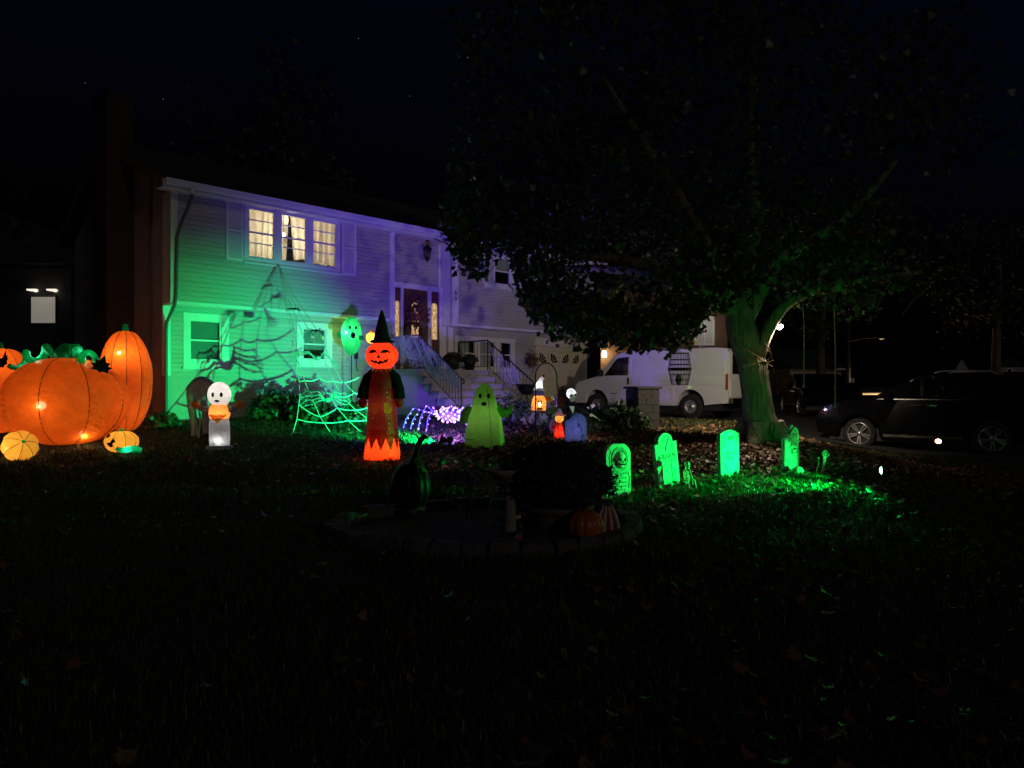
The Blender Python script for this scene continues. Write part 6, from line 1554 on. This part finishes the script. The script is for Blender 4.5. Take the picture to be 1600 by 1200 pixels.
# pot with the big mum
p = Vector((.47, 7.30, .0)); p.z = gz(p.x, p.y)+.02
pot = thing('mum_planter', 'large dark dome of chrysanthemum in a wide clay pot', 'planter', p)
MB().lathe([(0,0),(.26,0),(.30,.06),(.33,.20),(.335,.22),(.37,.22),(.375,.28),(.355,.285),(.34,.24),(0,.22)], 36).build('pot', 'terracotta', pot)
its = []
for k in range(9000):
    d = Vector((rng.normal(), rng.normal(), rng.normal())).normalized()
    if d.z < -.35: continue
    bump = 1+.20*noise.noise(d*2.6)+.10*noise.noise(d*7)
    rr = (.86+.18*rng.random())*bump*(1+(.12 if rng.random() < .05 else 0))
    q = Vector((d.x*.545*rr, d.y*.52*rr, .52+d.z*.36*rr))
    its.append((q, d+Vector((rng.normal(), rng.normal(), rng.normal()))*.55, rng.random()*6.3, .026+.022*rng.random()))
stuff(leaf_cloud(its, MAPLE_LO, 'foliage', 'mum_leaf', pot, .3))
MB().ell((0,0,.50), (.46,.44,.29), 24, 14).build('stems', 'mum_leaf', pot)
# birdbath
p = Vector((-.02, 7.15, 0)); p.z = gz(p.x, p.y)
o = thing('birdbath', 'stone birdbath on a cylindrical pedestal beside the mum', 'birdbath', p)
MB().lathe([(0,0),(.10,0),(.095,.03),(.062,.06),(.058,.2),(.062,.4),(.058,.54),(.08,.58)], 22, fn=lambda t, z: 1+.03*math.sin(t*5+z*9)).build('pedestal', 'birdbath_stone', o)
MB().lathe([(0,.57),(.09,.575),(.16,.61),(.195,.66),(.20,.68),(.18,.68),(.13,.64),(0,.625)], 30, (-.05,0,0)).build('basin', 'birdbath_stone', o)
# carved-look pumpkin and its striped neighbour
p = gat(916, 855)+Vector((0,.16,.03))
o = thing('pumpkin', 'real orange pumpkin resting by the stone edging next to the mum pot', 'pumpkin', p)
pumpkin_body(.185, .18, .155, 11, .09, (0,0,.145), 88, 24, .16).build('skin', 'pumpkin_skin', o)
MB().tube([(0,0,.26),(.005,0,.30),(.025,-.01,.335),(.05,-.02,.345)], [.03,.02,.017,.019], 8).build('stem', 'pumpkin_stem', o)
p = gat(956, 850)+Vector((0,.30,.02))
o = thing('striped_bow', 'draped cloth bow with red and pale stripes behind the orange pumpkin', 'bow', p)
for k in range(7):
    x = -.11+.034*k
    MB().tube([(x*.35,-.02,.30),(x*.7,-.05,.22),(x*1.0,-.07+.02*(k % 2),.12),(x*1.1,-.06,.0)], [.012,.017,.019,.018], 8).build('stripe', 'flag_red' if k % 2 else 'flag_white', o)
MB().ell((0,-.01,.31), (.035,.03,.03), 10, 8).build('knot', 'flag_blue', o)
p = gat(942, 842)+Vector((0,.55,.0)); p.z = gz(p.x, p.y)+.02
o = thing('black_lantern', 'black square garden lantern with an open handle behind the orange pumpkin', 'lantern', p, .3)
lt = MB().box(-.09,.09,-.09,.09,0,.03).box(-.10,.10,-.10,.10,.27,.29)
for sx in (-.08,.08):
    for sy in (-.08,.08): lt.box(sx-.012,sx+.012,sy-.012,sy+.012,.03,.27)
lt.lathe([(.11,.29),(.05,.36),(.03,.38),(0,.385)], 4); lt.tube([(-.06,0,.36),(-.05,0,.44),(.05,0,.44),(.06,0,.36)], .008, 6); lt.build('frame', 'black_plastic', o)
MB().box(-.075,.075,-.082,-.078,.03,.27).box(-.075,.075,.078,.082,.03,.27).build('pane', 'lantern_glass', o)
# flag cloth bow and pale ball ornaments at the birdbath foot
p = gat(800, 868)+Vector((0,.10,.0)); p.z = gz(p.x, p.y)
o = thing('flag_bunting', 'small draped flag with red and pale stripes stuck in the bed edge', 'flag', p, -.1)
MB().tube([(.07,.02,-.05),(.07,.02,.20)], .006, 6).build('stick', 'dry_stalk', o)
for k in range(6):
    x = .05*k/5
    MB().tube([(.055+x*.5,-.005*(k % 2),.175-.004*k),(.04+x,-.02-.012*(k % 2),.135-.006*k),(-.04+x*2.0,-.03,.06-.004*k),(-.11+x*2.6,-.03-.012*(k % 2),.008)], [.009,.011,.012,.012], 6).build('stripe', 'flag_red' if k % 2 else 'flag_white', o)
MB().ell((.075,-.005,.19), (.03,.025,.02), 10, 6).build('canton', 'flag_blue', o)
p = gat(812, 838)+Vector((0,.1,0)); p.z = gz(p.x, p.y)+.02
o = thing('flower_cluster', 'low dark plant with three pale round seed heads at the birdbath foot', 'plant', p)
its = [(Vector((rng.normal()*.10, rng.normal()*.07, .04+.08*abs(rng.normal()))), Vector((rng.normal(), rng.normal(), 1)), rng.random()*6, .03+.03*rng.random()) for k in range(240)]
stuff(leaf_cloud(its, MAPLE_LO, 'foliage', 'mum_leaf', o))
for (x, z) in ((-.045,.16),(-.01,.165),(.01,.07)):
    MB().ell((x,-.06,z), .026, 12, 8).build('seed_head', 'flag_white', o); MB().tube([(x,-.06,z-.02),(x*.5,-.03,0)], .004, 5).build('stem', 'dry_stalk', o)
# dead stalks
p = Vector((-.42, 7.9, 0)); p.z = gz(p.x, p.y)
o = thing('dry_stalks', 'clump of dry upright plant stalks behind the birdbath', 'plant', p)
for k in range(16):
    x = -.22+.46*k/15+rng.normal()*.015; y = rng.normal()*.08; h_ = .20+.14*rng.random()
    MB().tube([(x,y,-.02),(x+rng.normal()*.02,y,h_*.5),(x+rng.normal()*.05,y,h_)], [.007,.006,.003], 5).build('stalk', 'dry_stalk', o)
# glossy black pumpkin with a long crooked stem
p = gat(636, 815)+Vector((0,.26,.0)); p.z = gz(p.x, p.y)
o = thing('black_pumpkin', 'glossy black garden pumpkin with a tall crooked stem in the planting bed', 'pumpkin', p, 0)
pumpkin_body(.24, .23, .30, 9, .10, (0,0,.33), 72, 24, .10).build('shell', 'black_shell', o)
MB().lathe([(0,0),(.20,0),(.17,.10),(.12,.14)], 20).build('base', 'black_plastic', o)
MB().tube([(.02,0,.58),(.06,-.01,.68),(.09,-.02,.80),(.12,-.02,.88),(.17,-.03,.92),(.20,-.03,.90)], [.055,.040,.034,.032,.030,.018], 10).build('stem', 'black_shell', o)
for k in range(3):
    M = Matrix.Translation((.10+.03*k,-.06,.62-.05*k)) @ Euler((1.3,.3*k-.5,.5*k)).to_matrix().to_4x4() @ Matrix.Scale(.16, 4)
    MB().add([M @ Vector((x*.6, y-.3, .2*abs(x))) for x, y in MAPLE_LO], [tuple(range(len(MAPLE_LO)))]).build('leaf', 'bush_leaf', o)
# low plants in the bed and leafy tufts beside it
def shrub(name, label, p, rx, ry, h, n, mat, size, group=None, lo=0):
    o = thing(name, label, 'shrub', p, 0, group)
    its = []
    for k in range(n):
        d = Vector((rng.normal(), rng.normal(), abs(rng.normal())*1.1)).normalized(); rr = (.45+.6*rng.random()**.6)*(1+.25*noise.noise(d*2.5+Vector((p.x, 0, 0))))
        its.append((Vector((d.x*rx*rr, d.y*ry*rr, lo+d.z*h*rr)), d+Vector((rng.normal(), rng.normal(), rng.normal()))*.6, rng.random()*6.3, size*(.6+.7*rng.random())))
    stuff(leaf_cloud(its, MAPLE_LO, 'foliage', mat, o))
    sm = MB()
    for k in range(12): a = rng.random()*6.3; sm.tube([(0,0,-.05),(rx*.3*math.cos(a),ry*.3*math.sin(a),h*.4),(rx*.6*math.cos(a),ry*.6*math.sin(a),h*.75)], [.012,.008,.004], 5)
    sm.build('stem', 'bark', o); return o
p = gat(432, 656); p.z = gz(p.x, p.y)
hy = shrub('hydrangea', 'rounded hydrangea bush with two dusky flower heads against the green lit wall', p, .75, .5, .66, 1500, 'bush_leaf', .11)
for (px, py) in ((406, 611), (437, 614)):
    q = at(px, py, p.y-.25)-p
    its = [(q+Vector((rng.normal()*.06, rng.normal()*.05, rng.normal()*.045)), Vector((rng.normal(), rng.normal()-1, rng.normal()+.5)), rng.random()*6, .035) for k in range(120)]
    stuff(leaf_cloud(its, MAPLE_LO, 'flower_head', 'hydrangea', hy)); MB().tube([q, q*.5+Vector((0,0,.1)), (0,0,.1)], .006, 5).build('stem', 'bark', hy)
for (px, py, rx, h, lab) in ((492, 660, .6, .55, 'dark low shrub under the small window behind the rope web'), (556, 662, .5, .5, 'dark low shrub beside the scarecrow, below the wall socket'), (255, 668, .4, .32, 'weedy tuft at the corner of the house'), (800, 660, .7, .62, 'dark shrub between the pale green ghost and the gnome'), (960, 668, .9, .55, 'wide dark shrub in front of the van door'), (985, 672, .4, .45, 'dark shrub at the foot of the block pillar'), (925, 676, .45, .4, 'dark shrub behind the violet tombstone')):
    p = gat(px, py); shrub('shrub', lab, p, rx, .4, h, 620, 'bush_leaf', .09, 'low shrubs along the house')
p = gat(928, 655); o = thing('white_flowers', 'little clump of white flowers in front of the van wheel', 'flowers', p, 0)
for k in range(7): x, z = rng.normal()*.06, .30+rng.normal()*.05; MB().ell((x,0,z), (.035,.03,.03), 8, 6).build('blossom', 'trim', o); MB().tube([(x,0,z),(x*.3,0,0)], .004, 4).build('stem', 'bush_leaf', o)
# block pillar with a flat cap
p = gat(1004, 668); p.z = gz(p.x, p.y); ph_ = EYE+(605-607)/FPX*p.y-p.z; sc_ = p.y/FPX
o = thing('block_pillar', 'low pillar of dark concrete blocks with a flat slab cap before the van', 'pillar', p, .35)
w_ = 38*sc_/2; nr = 5; bh = (ph_-.02)/nr
MB().box(-w_+.012, w_-.012, -w_+.012, w_-.012, -.1, ph_-.01).build('core', 'mortar', o)
for r_ in range(nr):
    for s_ in range(4):
        M = Matrix.Rotation(s_*PI/2, 4, 'Z')
        cutx = [-w_, (-.12 if r_ % 2 else .18)*w_*2, w_]
        for a, c in zip(cutx, cutx[1:]):
            MB().box(a+.004, c-.004, -w_-.004*((r_+s_) % 2), -w_+.03, r_*bh+.004, (r_+1)*bh-.004, M).build('block', 'block', o, .004)
MB().box(-w_*1.18, w_*1.18, -w_*1.18, w_*1.18, ph_-.01, ph_+.045).build('cap', 'block', o, .008)
# stars
rs = MB()
for (px, py) in ((731, 90), (133, 130), (255, 155), (560, 60), (640, 150)): rs.ell(at(px, py, 800), .42 if py == 90 else .28, 6, 4)
struct(rs.build('stars', 'star_light'))
